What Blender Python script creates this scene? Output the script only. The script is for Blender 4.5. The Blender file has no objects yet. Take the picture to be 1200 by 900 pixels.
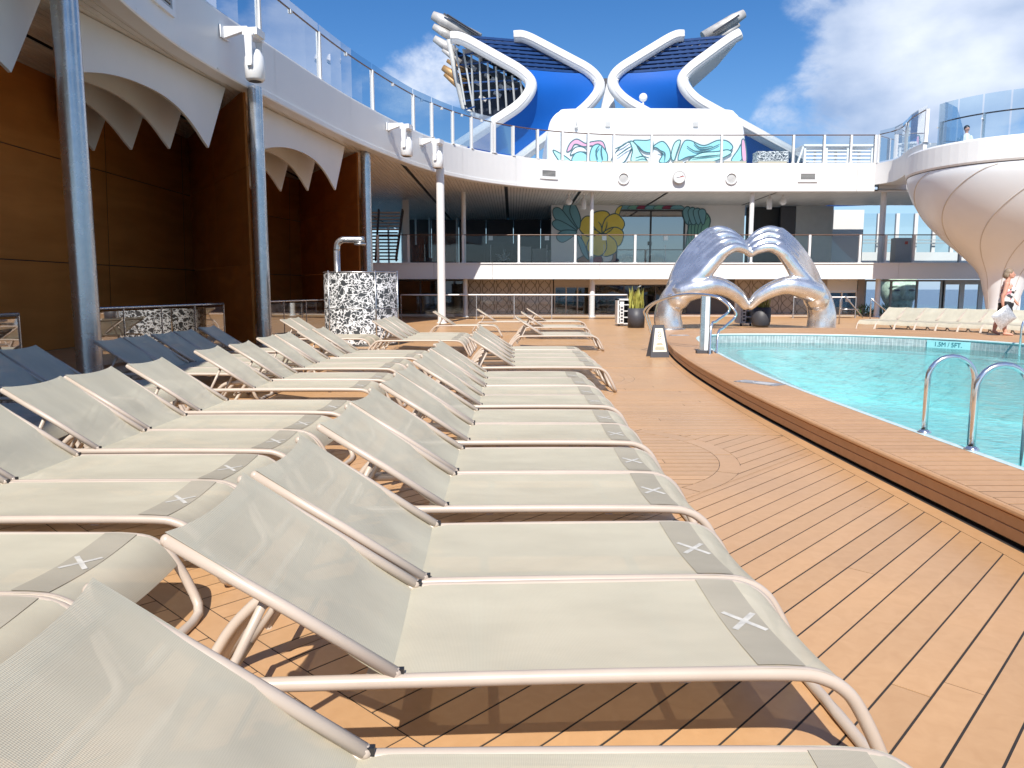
import bpy, bmesh, math, random
import numpy as np
from mathutils import Vector, Matrix
R = math.radians
random.seed(7)
SC = bpy.context.scene
COL = SC.collection

# ------------------------------------------------------------------ camera
FPX, HOR, CAMH = 880.0, 339.0, 1.45
PITCH = math.atan((450 - HOR) / FPX)
CP, SP = math.cos(PITCH), math.sin(PITCH)
cam_d = bpy.data.cameras.new('camera')
cam_d.sensor_width = 36.0
cam_d.lens = FPX / 1200 * 36.0
cam_d.clip_start = 0.05
cam_d.clip_end = 200000
cam = bpy.data.objects.new('camera', cam_d)
cam.location = (0, 0, CAMH)
cam.rotation_euler = (math.pi / 2 - PITCH, 0, 0)
COL.objects.link(cam)
SC.camera = cam

# ------------------------------------------------------------------ sky, sun, exposure
SUN_DIR = Vector((0.13, 0.94, -1.0)).normalized()       # the way the light travels
SUN_EL = math.asin(-SUN_DIR.z)
SUN_AZ = math.atan2(-SUN_DIR.x, -SUN_DIR.y)             # compass bearing of the sun, from +Y clockwise
W = bpy.data.worlds.new('World')
SC.world = W
W.use_nodes = True
wn, wl = W.node_tree.nodes, W.node_tree.links
wn.clear()
w_out = wn.new('ShaderNodeOutputWorld')
w_bg = wn.new('ShaderNodeBackground')
w_bg.inputs['Strength'].default_value = 0.10
sky = wn.new('ShaderNodeTexSky')
sky.sky_type = 'NISHITA'
sky.sun_disc = False
sky.sun_elevation = SUN_EL
sky.sun_rotation = SUN_AZ
sky.air_density = 1.0
sky.dust_density = 0.1
sky.ozone_density = 3.2
sky.altitude = 30
hs = wn.new('ShaderNodeHueSaturation')
hs.inputs['Saturation'].default_value = 1.32
hs.inputs['Hue'].default_value = 0.507
hs.inputs['Value'].default_value = 0.92
wl.new(sky.outputs[0], hs.inputs['Color'])
tc = wn.new('ShaderNodeTexCoord')


def wmath(op, a, b=None, clamp=False):
    n = wn.new('ShaderNodeMath'); n.operation = op; n.use_clamp = clamp
    for i, v in enumerate((a, b)):
        if v is None: continue
        if isinstance(v, (int, float)): n.inputs[i].default_value = v
        else: wl.new(v, n.inputs[i])
    return n.outputs[0]


def wvec(op, a, b):
    n = wn.new('ShaderNodeVectorMath'); n.operation = op
    for i, v in enumerate((a, b)):
        if isinstance(v, (tuple, list, Vector)): n.inputs[i].default_value = tuple(v)
        else: wl.new(v, n.inputs[i])
    return n


dirv = wvec('NORMALIZE', tc.outputs['Generated'], (0, 0, 0)).outputs[0]
nz = wn.new('ShaderNodeTexNoise'); nz.noise_dimensions = '3D'
nz.inputs['Scale'].default_value = 5.2
nz.inputs['Detail'].default_value = 9
nz.inputs['Roughness'].default_value = 0.62
nz.inputs['Distortion'].default_value = 0.25
sq = wvec('MULTIPLY', dirv, (1, 1, 1.7)).outputs[0]
wl.new(wvec('ADD', sq, (3.1, 1.7, 0.4)).outputs[0], nz.inputs['Vector'])
nz2 = wn.new('ShaderNodeTexNoise')
nz2.inputs['Scale'].default_value = 11
nz2.inputs['Detail'].default_value = 8
nz2.inputs['Roughness'].default_value = 0.6
wl.new(wvec('ADD', sq, (0.2, 5.0, 1.1)).outputs[0], nz2.inputs['Vector'])


def sky_dir(x, y):
    v = Vector(((x - 600) / FPX, 1.0, 0)); yc = (y - 450) / FPX
    return Vector(((x - 600) / FPX, CP - yc * SP, -SP - yc * CP)).normalized()


# fair-weather cumulus banks spread all round the sky: (direction, cosine of half width, weight)
banks = [(sky_dir(1075, 95), 0.982, 0.52), (sky_dir(1180, 60), 0.985, 0.4), (sky_dir(930, 150), 0.9962, 0.34), (sky_dir(495, 92), 0.9962, 0.33),
         (sky_dir(445, 60), 0.997, 0.2), (sky_dir(1000, 20), 0.993, 0.3),
         (Vector((-.8, .45, .3)).normalized(), .95, .4), (Vector((.9, .1, .35)).normalized(), .95, .45),
         (Vector((.2, -.9, .35)).normalized(), .96, .45), (Vector((-.6, -.7, .3)).normalized(), .96, .42),
         (Vector((.7, -.6, .4)).normalized(), .96, .4), (Vector((-.95, -.1, .4)).normalized(), .96, .38)]
acc = None
for d, c0, wgt in banks:
    dp = wvec('DOT_PRODUCT', dirv, d).outputs['Value']
    mr = wn.new('ShaderNodeMapRange'); mr.interpolation_type = 'SMOOTHSTEP'
    wl.new(dp, mr.inputs[0])
    mr.inputs[1].default_value = c0; mr.inputs[2].default_value = 1.0
    mr.inputs[3].default_value = 0.0; mr.inputs[4].default_value = wgt
    acc = mr.outputs[0] if acc is None else wmath('MAXIMUM', acc, mr.outputs[0])
dens = wmath('ADD', wmath('ADD', wmath('MULTIPLY', nz.outputs[0], 0.75), wmath('MULTIPLY', nz2.outputs[0], 0.25)), acc)
cm = wn.new('ShaderNodeMapRange'); cm.interpolation_type = 'SMOOTHSTEP'
wl.new(dens, cm.inputs[0])
cm.inputs[1].default_value = 0.70; cm.inputs[2].default_value = 0.88
cm.inputs[3].default_value = 0.0; cm.inputs[4].default_value = 0.88
cc = wn.new('ShaderNodeValToRGB')
cc.color_ramp.elements[0].position = 0.30; cc.color_ramp.elements[0].color = (2.7, 3.6, 5.4, 1)
cc.color_ramp.elements[1].position = 0.70; cc.color_ramp.elements[1].color = (7.6, 8.0, 8.7, 1)
nz3 = wn.new('ShaderNodeTexNoise'); nz3.inputs['Scale'].default_value = 6.5; nz3.inputs['Detail'].default_value = 6
wl.new(wvec('ADD', sq, (8.0, 2.0, 3.0)).outputs[0], nz3.inputs['Vector'])
wl.new(nz3.outputs[0], cc.inputs[0])
# maritime haze, the same all round the horizon
sepz = wn.new('ShaderNodeSeparateXYZ'); wl.new(dirv, sepz.inputs[0])
hz_f = wmath('MULTIPLY', wmath('POWER', wmath('SUBTRACT', 1.0, wmath('ABSOLUTE', sepz.outputs[2])), 11.0), 0.85)
hzm = wn.new('ShaderNodeMix'); hzm.data_type = 'RGBA'
wl.new(hz_f, hzm.inputs[0]); wl.new(hs.outputs[0], hzm.inputs[6]); hzm.inputs[7].default_value = (3.3, 4.7, 7.0, 1)
mx = wn.new('ShaderNodeMix'); mx.data_type = 'RGBA'
wl.new(cm.outputs[0], mx.inputs[0])
wl.new(hzm.outputs[2], mx.inputs[6])
wl.new(cc.outputs[0], mx.inputs[7])
wl.new(mx.outputs[2], w_bg.inputs['Color'])
wl.new(w_bg.outputs[0], w_out.inputs[0])

sun_d = bpy.data.lights.new('sun', 'SUN')
sun_d.energy = 4.5
sun_d.angle = R(0.53)
sun_d.color = (1.0, 0.94, 0.85)
sun = bpy.data.objects.new('sun', sun_d)
sun.rotation_euler = SUN_DIR.to_track_quat('-Z', 'Y').to_euler()
sun.location = (-10, -30, 40)
COL.objects.link(sun)
vs = SC.view_settings
vs.view_transform = 'Standard'
vs.look = 'None'
vs.gamma = 1.0
vs.exposure = 0.5
SC.cycles.max_bounces = 8
SC.cycles.transparent_max_bounces = 16
SC.cycles.caustics_reflective = False
SC.cycles.caustics_refractive = False
SC.cycles.sample_clamp_indirect = 6.0


# ------------------------------------------------------------------ measuring helpers: sight lines of the camera met with real planes
def at_depth(x, y, zc):
    X = (x - 600) / FPX * zc; yc = (y - 450) / FPX * zc
    return Vector((X, zc * CP - yc * SP, CAMH - zc * SP - yc * CP))


def at_y(x, y, Y):
    return at_depth(x, y, Y / (CP - (y - 450) / FPX * SP))


def at_z(x, y, z):
    return at_depth(x, y, (CAMH - z) / (SP + (y - 450) / FPX * CP))


def to_px(p):
    zc = p[1] * CP - (p[2] - CAMH) * SP
    yc = -(p[1] * SP + (p[2] - CAMH) * CP)
    return 600 + p[0] / zc * FPX, 450 + yc / zc * FPX


# ------------------------------------------------------------------ materials
def mat(name, col, rough=0.5, metal=0.0, var=0.06, vscale=3.0, bump=0.0, bscale=60.0, spec=0.5, coat=0.0, stretch=(1, 1, 1), dirt=0.0):
    m = bpy.data.materials.new(name); m.use_nodes = True
    n, l = m.node_tree.nodes, m.node_tree.links
    b = n['Principled BSDF']
    b.inputs['Roughness'].default_value = rough
    b.inputs['Metallic'].default_value = metal
    b.inputs['Specular IOR Level'].default_value = spec
    if coat: b.inputs['Coat Weight'].default_value = coat; b.inputs['Coat Roughness'].default_value = 0.1
    t = n.new('ShaderNodeTexCoord')
    mp = n.new('ShaderNodeMapping'); mp.inputs['Scale'].default_value = stretch
    l.new(t.outputs['Object'], mp.inputs[0])
    ns = n.new('ShaderNodeTexNoise'); ns.inputs['Scale'].default_value = vscale; ns.inputs['Detail'].default_value = 5
    l.new(mp.outputs[0], ns.inputs['Vector'])
    rp = n.new('ShaderNodeMapRange')
    l.new(ns.outputs[0], rp.inputs[0])
    rp.inputs[1].default_value = 0.25; rp.inputs[2].default_value = 0.75
    rp.inputs[3].default_value = 1 - var; rp.inputs[4].default_value = 1 + var
    mxn = n.new('ShaderNodeMix'); mxn.data_type = 'RGBA'; mxn.blend_type = 'MULTIPLY'; mxn.inputs[0].default_value = 1
    mxn.inputs[6].default_value = (*col, 1)
    l.new(rp.outputs[0], mxn.inputs[7])
    l.new(mxn.outputs[2], b.inputs['Base Color'])
    rr = n.new('ShaderNodeMapRange')
    l.new(ns.outputs[0], rr.inputs[0])
    rr.inputs[3].default_value = max(0.02, rough - 0.08); rr.inputs[4].default_value = min(1, rough + 0.08)
    l.new(rr.outputs[0], b.inputs['Roughness'])
    if bump:
        nb = n.new('ShaderNodeTexNoise'); nb.inputs['Scale'].default_value = bscale; nb.inputs['Detail'].default_value = 4
        l.new(mp.outputs[0], nb.inputs['Vector'])
        bp = n.new('ShaderNodeBump'); bp.inputs['Strength'].default_value = bump; bp.inputs['Distance'].default_value = 0.01
        l.new(nb.outputs[0], bp.inputs['Height'])
        l.new(bp.outputs[0], b.inputs['Normal'])
    m['mix'] = mxn.name
    return m


def glass(name, tint=(0.9, 0.95, 0.97), refl=1.0, rough=0.02):
    """clear pane: lets light through, mirrors by angle"""
    m = bpy.data.materials.new(name); m.use_nodes = True
    n, l = m.node_tree.nodes, m.node_tree.links
    n.clear()
    o = n.new('ShaderNodeOutputMaterial')
    tr = n.new('ShaderNodeBsdfTransparent'); tr.inputs[0].default_value = (*tint, 1)
    gl = n.new('ShaderNodeBsdfGlossy'); gl.inputs['Roughness'].default_value = rough
    fr = n.new('ShaderNodeFresnel'); fr.inputs[0].default_value = 1.5
    mm = n.new('ShaderNodeMath'); mm.operation = 'MULTIPLY'; mm.use_clamp = True; mm.inputs[1].default_value = refl
    l.new(fr.outputs[0], mm.inputs[0])
    mx = n.new('ShaderNodeMixShader')
    l.new(mm.outputs[0], mx.inputs[0]); l.new(tr.outputs[0], mx.inputs[1]); l.new(gl.outputs[0], mx.inputs[2])
    l.new(mx.outputs[0], o.inputs[0])
    return m


def fabric(name, col, see=0.08, trans=0.25):
    m = bpy.data.materials.new(name); m.use_nodes = True
    n, l = m.node_tree.nodes, m.node_tree.links
    n.clear()
    o = n.new('ShaderNodeOutputMaterial')
    t = n.new('ShaderNodeTexCoord')
    ns = n.new('ShaderNodeTexNoise'); ns.inputs['Scale'].default_value = 2.2; ns.inputs['Detail'].default_value = 6
    mp = n.new('ShaderNodeMapping'); mp.inputs['Scale'].default_value = (1, 2.2, 1)
    oi = n.new('ShaderNodeObjectInfo')
    ad = n.new('ShaderNodeVectorMath'); ad.operation = 'ADD'
    l.new(t.outputs['Object'], mp.inputs[0]); l.new(mp.outputs[0], ad.inputs[0])
    mr0 = n.new('ShaderNodeMath'); mr0.operation = 'MULTIPLY'; mr0.inputs[1].default_value = 37
    l.new(oi.outputs['Random'], mr0.inputs[0]); l.new(mr0.outputs[0], ad.inputs[1])
    l.new(ad.outputs[0], ns.inputs['Vector'])
    wv = n.new('ShaderNodeTexWave'); wv.wave_type = 'BANDS'; wv.bands_direction = 'Y'; wv.inputs['Scale'].default_value = 75
    wv.inputs['Distortion'].default_value = 0.6
    l.new(t.outputs['Object'], wv.inputs['Vector'])
    w2 = n.new('ShaderNodeTexWave'); w2.wave_type = 'BANDS'; w2.bands_direction = 'X'; w2.inputs['Scale'].default_value = 75
    l.new(t.outputs['Object'], w2.inputs['Vector'])
    sm = n.new('ShaderNodeMath'); sm.operation = 'ADD'
    l.new(wv.outputs['Fac'], sm.inputs[0]); l.new(w2.outputs['Fac'], sm.inputs[1])
    # blotches and the weave only vary the yarn's own colour
    r1 = n.new('ShaderNodeMapRange'); l.new(ns.outputs[0], r1.inputs[0])
    r1.inputs[1].default_value = .3; r1.inputs[2].default_value = .7; r1.inputs[3].default_value = .90; r1.inputs[4].default_value = 1.06
    r2 = n.new('ShaderNodeMapRange'); l.new(sm.outputs[0], r2.inputs[0])
    r2.inputs[1].default_value = 0; r2.inputs[2].default_value = 2; r2.inputs[3].default_value = .92; r2.inputs[4].default_value = 1.05
    r3 = n.new('ShaderNodeMapRange'); l.new(oi.outputs['Random'], r3.inputs[0])
    r3.inputs[3].default_value = .96; r3.inputs[4].default_value = 1.04
    m1 = n.new('ShaderNodeMath'); m1.operation = 'MULTIPLY'; l.new(r1.outputs[0], m1.inputs[0]); l.new(r2.outputs[0], m1.inputs[1])
    m2 = n.new('ShaderNodeMath'); m2.operation = 'MULTIPLY'; l.new(m1.outputs[0], m2.inputs[0]); l.new(r3.outputs[0], m2.inputs[1])
    cx = n.new('ShaderNodeMix'); cx.data_type = 'RGBA'; cx.blend_type = 'MULTIPLY'; cx.inputs[0].default_value = 1
    cx.inputs[6].default_value = (*col, 1); l.new(m2.outputs[0], cx.inputs[7])
    df = n.new('ShaderNodeBsdfDiffuse'); l.new(cx.outputs[2], df.inputs[0])
    tl = n.new('ShaderNodeBsdfTranslucent'); l.new(cx.outputs[2], tl.inputs[0])
    bp = n.new('ShaderNodeBump'); bp.inputs['Strength'].default_value = .25; bp.inputs['Distance'].default_value = .002
    l.new(sm.outputs[0], bp.inputs['Height']); l.new(bp.outputs[0], df.inputs['Normal'])
    gl = n.new('ShaderNodeBsdfGlossy'); gl.inputs['Roughness'].default_value = .45
    a = n.new('ShaderNodeMixShader'); a.inputs[0].default_value = trans
    l.new(df.outputs[0], a.inputs[1]); l.new(tl.outputs[0], a.inputs[2])
    g = n.new('ShaderNodeMixShader'); g.inputs[0].default_value = .035
    l.new(a.outputs[0], g.inputs[1]); l.new(gl.outputs[0], g.inputs[2])
    tp = n.new('ShaderNodeBsdfTransparent')
    f = n.new('ShaderNodeMixShader'); f.inputs[0].default_value = see
    l.new(g.outputs[0], f.inputs[1]); l.new(tp.outputs[0], f.inputs[2])
    l.new(f.outputs[0], o.inputs[0])
    return m


def wood_mat(name, c1, c2, rough, stretch, scale=3.0, spec=0.4, rnd=0.12):
    m = bpy.data.materials.new(name); m.use_nodes = True
    n, l = m.node_tree.nodes, m.node_tree.links
    b = n['Principled BSDF']; b.inputs['Roughness'].default_value = rough; b.inputs['Specular IOR Level'].default_value = spec
    t = n.new('ShaderNodeTexCoord'); mp = n.new('ShaderNodeMapping'); mp.inputs['Scale'].default_value = stretch
    oi = n.new('ShaderNodeObjectInfo')
    l.new(t.outputs['Object'], mp.inputs[0])
    ns = n.new('ShaderNodeTexNoise'); ns.inputs['Scale'].default_value = scale; ns.inputs['Detail'].default_value = 8; ns.inputs['Distortion'].default_value = .8
    l.new(mp.outputs[0], ns.inputs['Vector'])
    cr = n.new('ShaderNodeValToRGB')
    cr.color_ramp.elements[0].position = .3; cr.color_ramp.elements[0].color = (*c1, 1)
    cr.color_ramp.elements[1].position = .7; cr.color_ramp.elements[1].color = (*c2, 1)
    l.new(ns.outputs[0], cr.inputs[0])
    r3 = n.new('ShaderNodeMapRange'); l.new(oi.outputs['Random'], r3.inputs[0]); r3.inputs[3].default_value = 1 - rnd; r3.inputs[4].default_value = 1 + rnd
    cx = n.new('ShaderNodeMix'); cx.data_type = 'RGBA'; cx.blend_type = 'MULTIPLY'; cx.inputs[0].default_value = 1
    l.new(cr.outputs[0], cx.inputs[6]); l.new(r3.outputs[0], cx.inputs[7])
    # worn blotches
    n2 = n.new('ShaderNodeTexNoise'); n2.inputs['Scale'].default_value = .9; n2.inputs['Detail'].default_value = 7
    geo = n.new('ShaderNodeNewGeometry'); l.new(geo.outputs['Position'], n2.inputs['Vector'])
    r4 = n.new('ShaderNodeMapRange'); l.new(n2.outputs[0], r4.inputs[0]); r4.inputs[1].default_value = .3; r4.inputs[2].default_value = .7
    r4.inputs[3].default_value = .92; r4.inputs[4].default_value = 1.06
    c2_ = n.new('ShaderNodeMix'); c2_.data_type = 'RGBA'; c2_.blend_type = 'MULTIPLY'; c2_.inputs[0].default_value = 1
    l.new(cx.outputs[2], c2_.inputs[6]); l.new(r4.outputs[0], c2_.inputs[7])
    l.new(c2_.outputs[2], b.inputs['Base Color'])
    rr = n.new('ShaderNodeMapRange'); l.new(n2.outputs[0], rr.inputs[0]); rr.inputs[3].default_value = rough - .1; rr.inputs[4].default_value = rough + .1
    l.new(rr.outputs[0], b.inputs['Roughness'])
    bp = n.new('ShaderNodeBump'); bp.inputs['Strength'].default_value = .12; bp.inputs['Distance'].default_value = .004
    l.new(ns.outputs[0], bp.inputs['Height']); l.new(bp.outputs[0], b.inputs['Normal'])
    return m


M = {}
M['plank'] = wood_mat('deck plank', (.51, .297, .145), (.555, .332, .168), .36, (1, 1, 1), 14, rnd=.06)
M['rim'] = wood_mat('rim plank', (.50, .285, .145), (.545, .32, .167), .5, (1, 1, 1), 14, rnd=.05)
M['caulk'] = mat('deck caulk', (.03, .025, .022), .8)
M['wood'] = wood_mat('dark wood panel', (.43, .148, .031), (.55, .205, .048), .42, (1, .25, 1.6), 1.3, spec=.2, rnd=.10)
M['fabric'] = fabric('taupe mesh', (.655, .62, .49), .09, .2)
M['band'] = fabric('grey mesh band', (.47, .43, .345), .03, .15)
M['cross'] = mat('pale cross print', (.56, .54, .49), .75, var=.2, vscale=30)
M['tube'] = mat('taupe powder coat', (.50, .42, .35), .38, var=.06, vscale=6)
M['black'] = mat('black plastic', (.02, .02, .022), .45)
M['white'] = mat('white paint', (.74, .745, .745), .38, var=.03, vscale=.6)
M['white2'] = mat('white gloss', (.80, .81, .82), .25, var=.03, vscale=1.5)
M['offwhite'] = mat('off white panel', (.72, .70, .68), .5, var=.05, vscale=.8)
M['grey'] = mat('grey paint', (.45, .46, .46), .5)
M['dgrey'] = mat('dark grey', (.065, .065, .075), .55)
M['dark'] = mat('dark interior', (.03, .032, .035), .6)  # near-black colour standing in for unlit interiors and openings
M['steel'] = mat('brushed steel', (.53, .53, .53), .26, .86, var=.14, vscale=5, bump=.22, bscale=45)
M['chrome'] = mat('polished steel', (.78, .78, .78), .16, .9, var=.05)
M['rail'] = mat('brown handrail', (.13, .075, .05), .35)
M['pane'] = glass('clear pane', (.92, .955, .965), 1.0)
M['rail_pane'] = glass('rail pane', (.9, .93, .94), .5)
M['screen_glass'] = glass('blue wind screen', (.84, .92, .97), .6)
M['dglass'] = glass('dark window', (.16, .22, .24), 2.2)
M['mirror_glass'] = glass('mirror window', (.14, .18, .2), 9.0)
M['window'] = glass('window pane', (.93, .96, .97), 1.0)
M['water_tile'] = mat('pool floor', (.56, .91, .93), .5, var=.05, vscale=.8)
M['ledge'] = mat('pool ledge', (.80, .90, .90), .5, var=.10, vscale=12)
M['coping'] = mat('pool coping', (.55, .70, .70), .4, var=.08, vscale=8)
M['olive'] = mat('olive print', (.42, .38, .22), .6)
M['tile'] = mat('grey mosaic', (.36, .42, .43), .25, var=.25, vscale=9)
M['grout'] = mat('grout', (.62, .68, .68), .6)
M['soffit'] = mat('soffit plank', (.68, .66, .63), .45, var=.10, vscale=2, stretch=(3, .3, 1))
M['taupe'] = mat('taupe wall', (.37, .335, .305), .6)
M['taupe2'] = mat('taupe lattice', (.17, .145, .125), .6)
M['blue'] = mat('funnel blue', (.003, .095, .42), .55, var=.04, vscale=.3, spec=.25)
M['navy'] = mat('navy louvre', (.01, .045, .16), .35)
M['black_steel'] = mat('black lattice', (.02, .025, .04), .4)
M['pipe'] = mat('exhaust steel', (.50, .48, .46), .5, .25, var=.25, vscale=1.5)
M['pipe_rust'] = mat('scorched pipe', (.36, .22, .10), .5, .3, var=.4, vscale=1.2)
M['beige'] = mat('beige cushion', (.52, .47, .38), .8)
M['pod'] = mat('pod white', (.77, .805, .84), .3, var=.03, vscale=.8)
M['seam'] = mat('pod seam', (.56, .53, .50), .5)
M['aqua'] = mat('mural aqua', (.30, .66, .72), .6, var=.05)
M['mint'] = mat('mural mint', (.42, .76, .70), .6)
M['pink'] = mat('mural pink', (.72, .36, .50), .6)
M['ink'] = mat('mural ink', (.05, .12, .14), .6)
M['yellow'] = mat('mural yellow', (.72, .56, .09), .6)
M['teal'] = mat('mural teal', (.16, .36, .42), .6)
M['green'] = mat('mural green', (.16, .38, .30), .6)
M['mbrown'] = mat('mural brown', (.34, .17, .12), .6)
M['maroon'] = mat('mural maroon', (.22, .03, .07), .6)
M['skin'] = mat('skin', (.60, .31, .22), .5, var=.05, vscale=8)
M['hair'] = mat('greying hair', (.26, .19, .13), .6, var=.35, vscale=40)
M['shorts'] = mat('black shorts', (.012, .012, .014), .7)
M['pot'] = mat('charcoal pot', (.055, .055, .065), .5)
M['soil'] = mat('soil', (.04, .03, .02), .9)
M['leaf'] = mat('sword leaf', (.34, .33, .07), .45, var=.35, vscale=12)
M['leaf_dark'] = mat('dark leaf', (.05, .10, .03), .5, var=.3, vscale=10)
M['sign_face'] = mat('cream sign face', (.74, .72, .62), .5)
M['plate'] = mat('turquoise plate', (.34, .70, .72), .4)
M['letter'] = mat('teal lettering', (.02, .17, .22), .5)
M['metal_plate'] = mat('steel plate', (.42, .42, .42), .4, .6, var=.25, vscale=30)
M['bag'] = mat('silver bag', (.58, .58, .58), .35, .5, var=.3, vscale=25, bump=.5, bscale=40)
M['verdigris'] = mat('verdigris mosaic', (.55, .74, .62), .5, var=.3, vscale=7, bump=.8, bscale=9)
M['red'] = mat('red hand', (.6, .06, .03), .5)
M['concrete'] = mat('pale coaming', (.55, .47, .40), .6)


def special_mats():
    # chrome with uneven polish for the sculpture
    m = mat('sculpture steel', (.80, .80, .80), .27, .86, var=.16, vscale=2.6, bump=.6, bscale=2.6)
    M['sculpture'] = m
    # printed shower screen: tangle of white strokes over dark gaps
    m = bpy.data.materials.new('tangled white print'); m.use_nodes = True
    n, l = m.node_tree.nodes, m.node_tree.links
    b = n['Principled BSDF']; b.inputs['Roughness'].default_value = .4
    t = n.new('ShaderNodeTexCoord')
    out = None
    for k, (sc, st, th) in enumerate(((3.6, (1, 1, 1.6), .050), (5.2, (1.3, 1.3, .8), .042))):
        mp = n.new('ShaderNodeMapping'); mp.inputs['Scale'].default_value = st; mp.inputs['Location'].default_value = (k * 3.3, k * 1.7, k * 2.1)
        mp.inputs['Rotation'].default_value = (k * .5, k * .4, k * .3)
        l.new(t.outputs['Object'], mp.inputs[0])
        nn = n.new('ShaderNodeTexNoise'); nn.inputs['Scale'].default_value = 3.0; nn.inputs['Detail'].default_value = 3
        l.new(mp.outputs[0], nn.inputs['Vector'])
        mv = n.new('ShaderNodeMix'); mv.data_type = 'RGBA'; mv.inputs[0].default_value = .4
        l.new(mp.outputs[0], mv.inputs[6]); l.new(nn.outputs['Color'], mv.inputs[7])
        v = n.new('ShaderNodeTexVoronoi'); v.feature = 'DISTANCE_TO_EDGE'; v.inputs['Scale'].default_value = sc * 1.6
        l.new(mv.outputs[2], v.inputs['Vector'])
        g = n.new('ShaderNodeMath'); g.operation = 'LESS_THAN'; g.inputs[1].default_value = th
        l.new(v.outputs['Distance'], g.inputs[0])
        if out is None: out = g.outputs[0]
        else:
            a = n.new('ShaderNodeMath'); a.operation = 'MAXIMUM'; l.new(out, a.inputs[0]); l.new(g.outputs[0], a.inputs[1]); out = a.outputs[0]
    cx = n.new('ShaderNodeMix'); cx.data_type = 'RGBA'
    cx.inputs[6].default_value = (.05, .055, .06, 1); cx.inputs[7].default_value = (.80, .81, .82, 1)
    l.new(out, cx.inputs[0]); l.new(cx.outputs[2], b.inputs['Base Color'])
    M['print'] = m
    # floral top
    m = bpy.data.materials.new('floral print'); m.use_nodes = True
    n, l = m.node_tree.nodes, m.node_tree.links
    b = n['Principled BSDF']; b.inputs['Roughness'].default_value = .7
    t = n.new('ShaderNodeTexCoord'); v = n.new('ShaderNodeTexVoronoi'); v.inputs['Scale'].default_value = 13
    l.new(t.outputs['Object'], v.inputs['Vector'])
    sp = n.new('ShaderNodeSeparateColor'); l.new(v.outputs['Color'], sp.inputs[0])
    cr = n.new('ShaderNodeValToRGB'); cr.color_ramp.interpolation = 'CONSTANT'
    for p_, c_ in ((.0, (.72, .70, .68, 1)), (.45, (.06, .06, .07, 1)), (.62, (.60, .25, .27, 1)), (.75, (.75, .72, .7, 1)), (.9, (.25, .28, .27, 1))):
        e = cr.color_ramp.elements[0] if p_ == 0 else cr.color_ramp.elements.new(p_)
        e.position = p_; e.color = c_
    cr.color_ramp.elements[-1].position = .9
    l.new(sp.outputs[0], cr.inputs[0]); l.new(cr.outputs[0], b.inputs['Base Color'])
    M['floral'] = m
    # pool water: one rippled surface, tinted by what it lets through
    m = bpy.data.materials.new('pool water'); m.use_nodes = True
    n, l = m.node_tree.nodes, m.node_tree.links
    n.clear()
    o = n.new('ShaderNodeOutputMaterial')
    geo = n.new('ShaderNodeNewGeometry')
    n1 = n.new('ShaderNodeTexNoise'); n1.inputs['Scale'].default_value = 7.5; n1.inputs['Detail'].default_value = 6; n1.inputs['Distortion'].default_value = .6
    n2 = n.new('ShaderNodeTexVoronoi'); n2.feature = 'SMOOTH_F1'; n2.inputs['Scale'].default_value = 3.4
    l.new(geo.outputs['Position'], n1.inputs['Vector'])
    ad = n.new('ShaderNodeMix'); ad.data_type = 'RGBA'; ad.inputs[0].default_value = .25
    l.new(geo.outputs['Position'], ad.inputs[6]); l.new(n1.outputs['Color'], ad.inputs[7])
    l.new(ad.outputs[2], n2.inputs['Vector'])
    sm = n.new('ShaderNodeMath'); sm.operation = 'ADD'; l.new(n1.outputs[0], sm.inputs[0]); l.new(n2.outputs['Distance'], sm.inputs[1])
    bp = n.new('ShaderNodeBump'); bp.inputs['Strength'].default_value = .38; bp.inputs['Distance'].default_value = .05
    l.new(sm.outputs[0], bp.inputs['Height'])
    fr = n.new('ShaderNodeFresnel'); fr.inputs[0].default_value = 1.33; l.new(bp.outputs[0], fr.inputs['Normal'])
    gl = n.new('ShaderNodeBsdfGlossy'); gl.inputs['Roughness'].default_value = .04; l.new(bp.outputs[0], gl.inputs['Normal'])
    rf = n.new('ShaderNodeBsdfRefraction'); rf.inputs['IOR'].default_value = 1.33; rf.inputs['Roughness'].default_value = .02
    rf.inputs['Color'].default_value = (.655, .97, .99, 1)
    l.new(bp.outputs[0], rf.inputs['Normal'])
    tr = n.new('ShaderNodeBsdfTransparent'); tr.inputs[0].default_value = (.655, .97, .99, 1)
    mt = n.new('ShaderNodeMixShader'); mt.inputs[0].default_value = .9
    l.new(rf.outputs[0], mt.inputs[1]); l.new(tr.outputs[0], mt.inputs[2])
    ms = n.new('ShaderNodeMixShader'); l.new(fr.outputs[0], ms.inputs[0]); l.new(mt.outputs[0], ms.inputs[1]); l.new(gl.outputs[0], ms.inputs[2])
    l.new(ms.outputs[0], o.inputs[0])
    M['water'] = m
    # sea
    m = bpy.data.materials.new('sea'); m.use_nodes = True
    n, l = m.node_tree.nodes, m.node_tree.links
    b = n['Principled BSDF']; b.inputs['Roughness'].default_value = .25
    geo = n.new('ShaderNodeNewGeometry')
    ln = n.new('ShaderNodeVectorMath'); ln.operation = 'LENGTH'; l.new(geo.outputs['Position'], ln.inputs[0])
    nn = n.new('ShaderNodeTexNoise'); nn.inputs['Scale'].default_value = .0012; nn.inputs['Detail'].default_value = 5
    l.new(geo.outputs['Position'], nn.inputs['Vector'])
    mm = n.new('ShaderNodeMath'); mm.operation = 'MULTIPLY'; l.new(ln.outputs['Value'], mm.inputs[0])
    r_ = n.new('ShaderNodeMapRange'); l.new(nn.outputs[0], r_.inputs[0]); r_.inputs[3].default_value = .6; r_.inputs[4].default_value = 1.4
    l.new(r_.outputs[0], mm.inputs[1])
    cr = n.new('ShaderNodeValToRGB')
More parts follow.
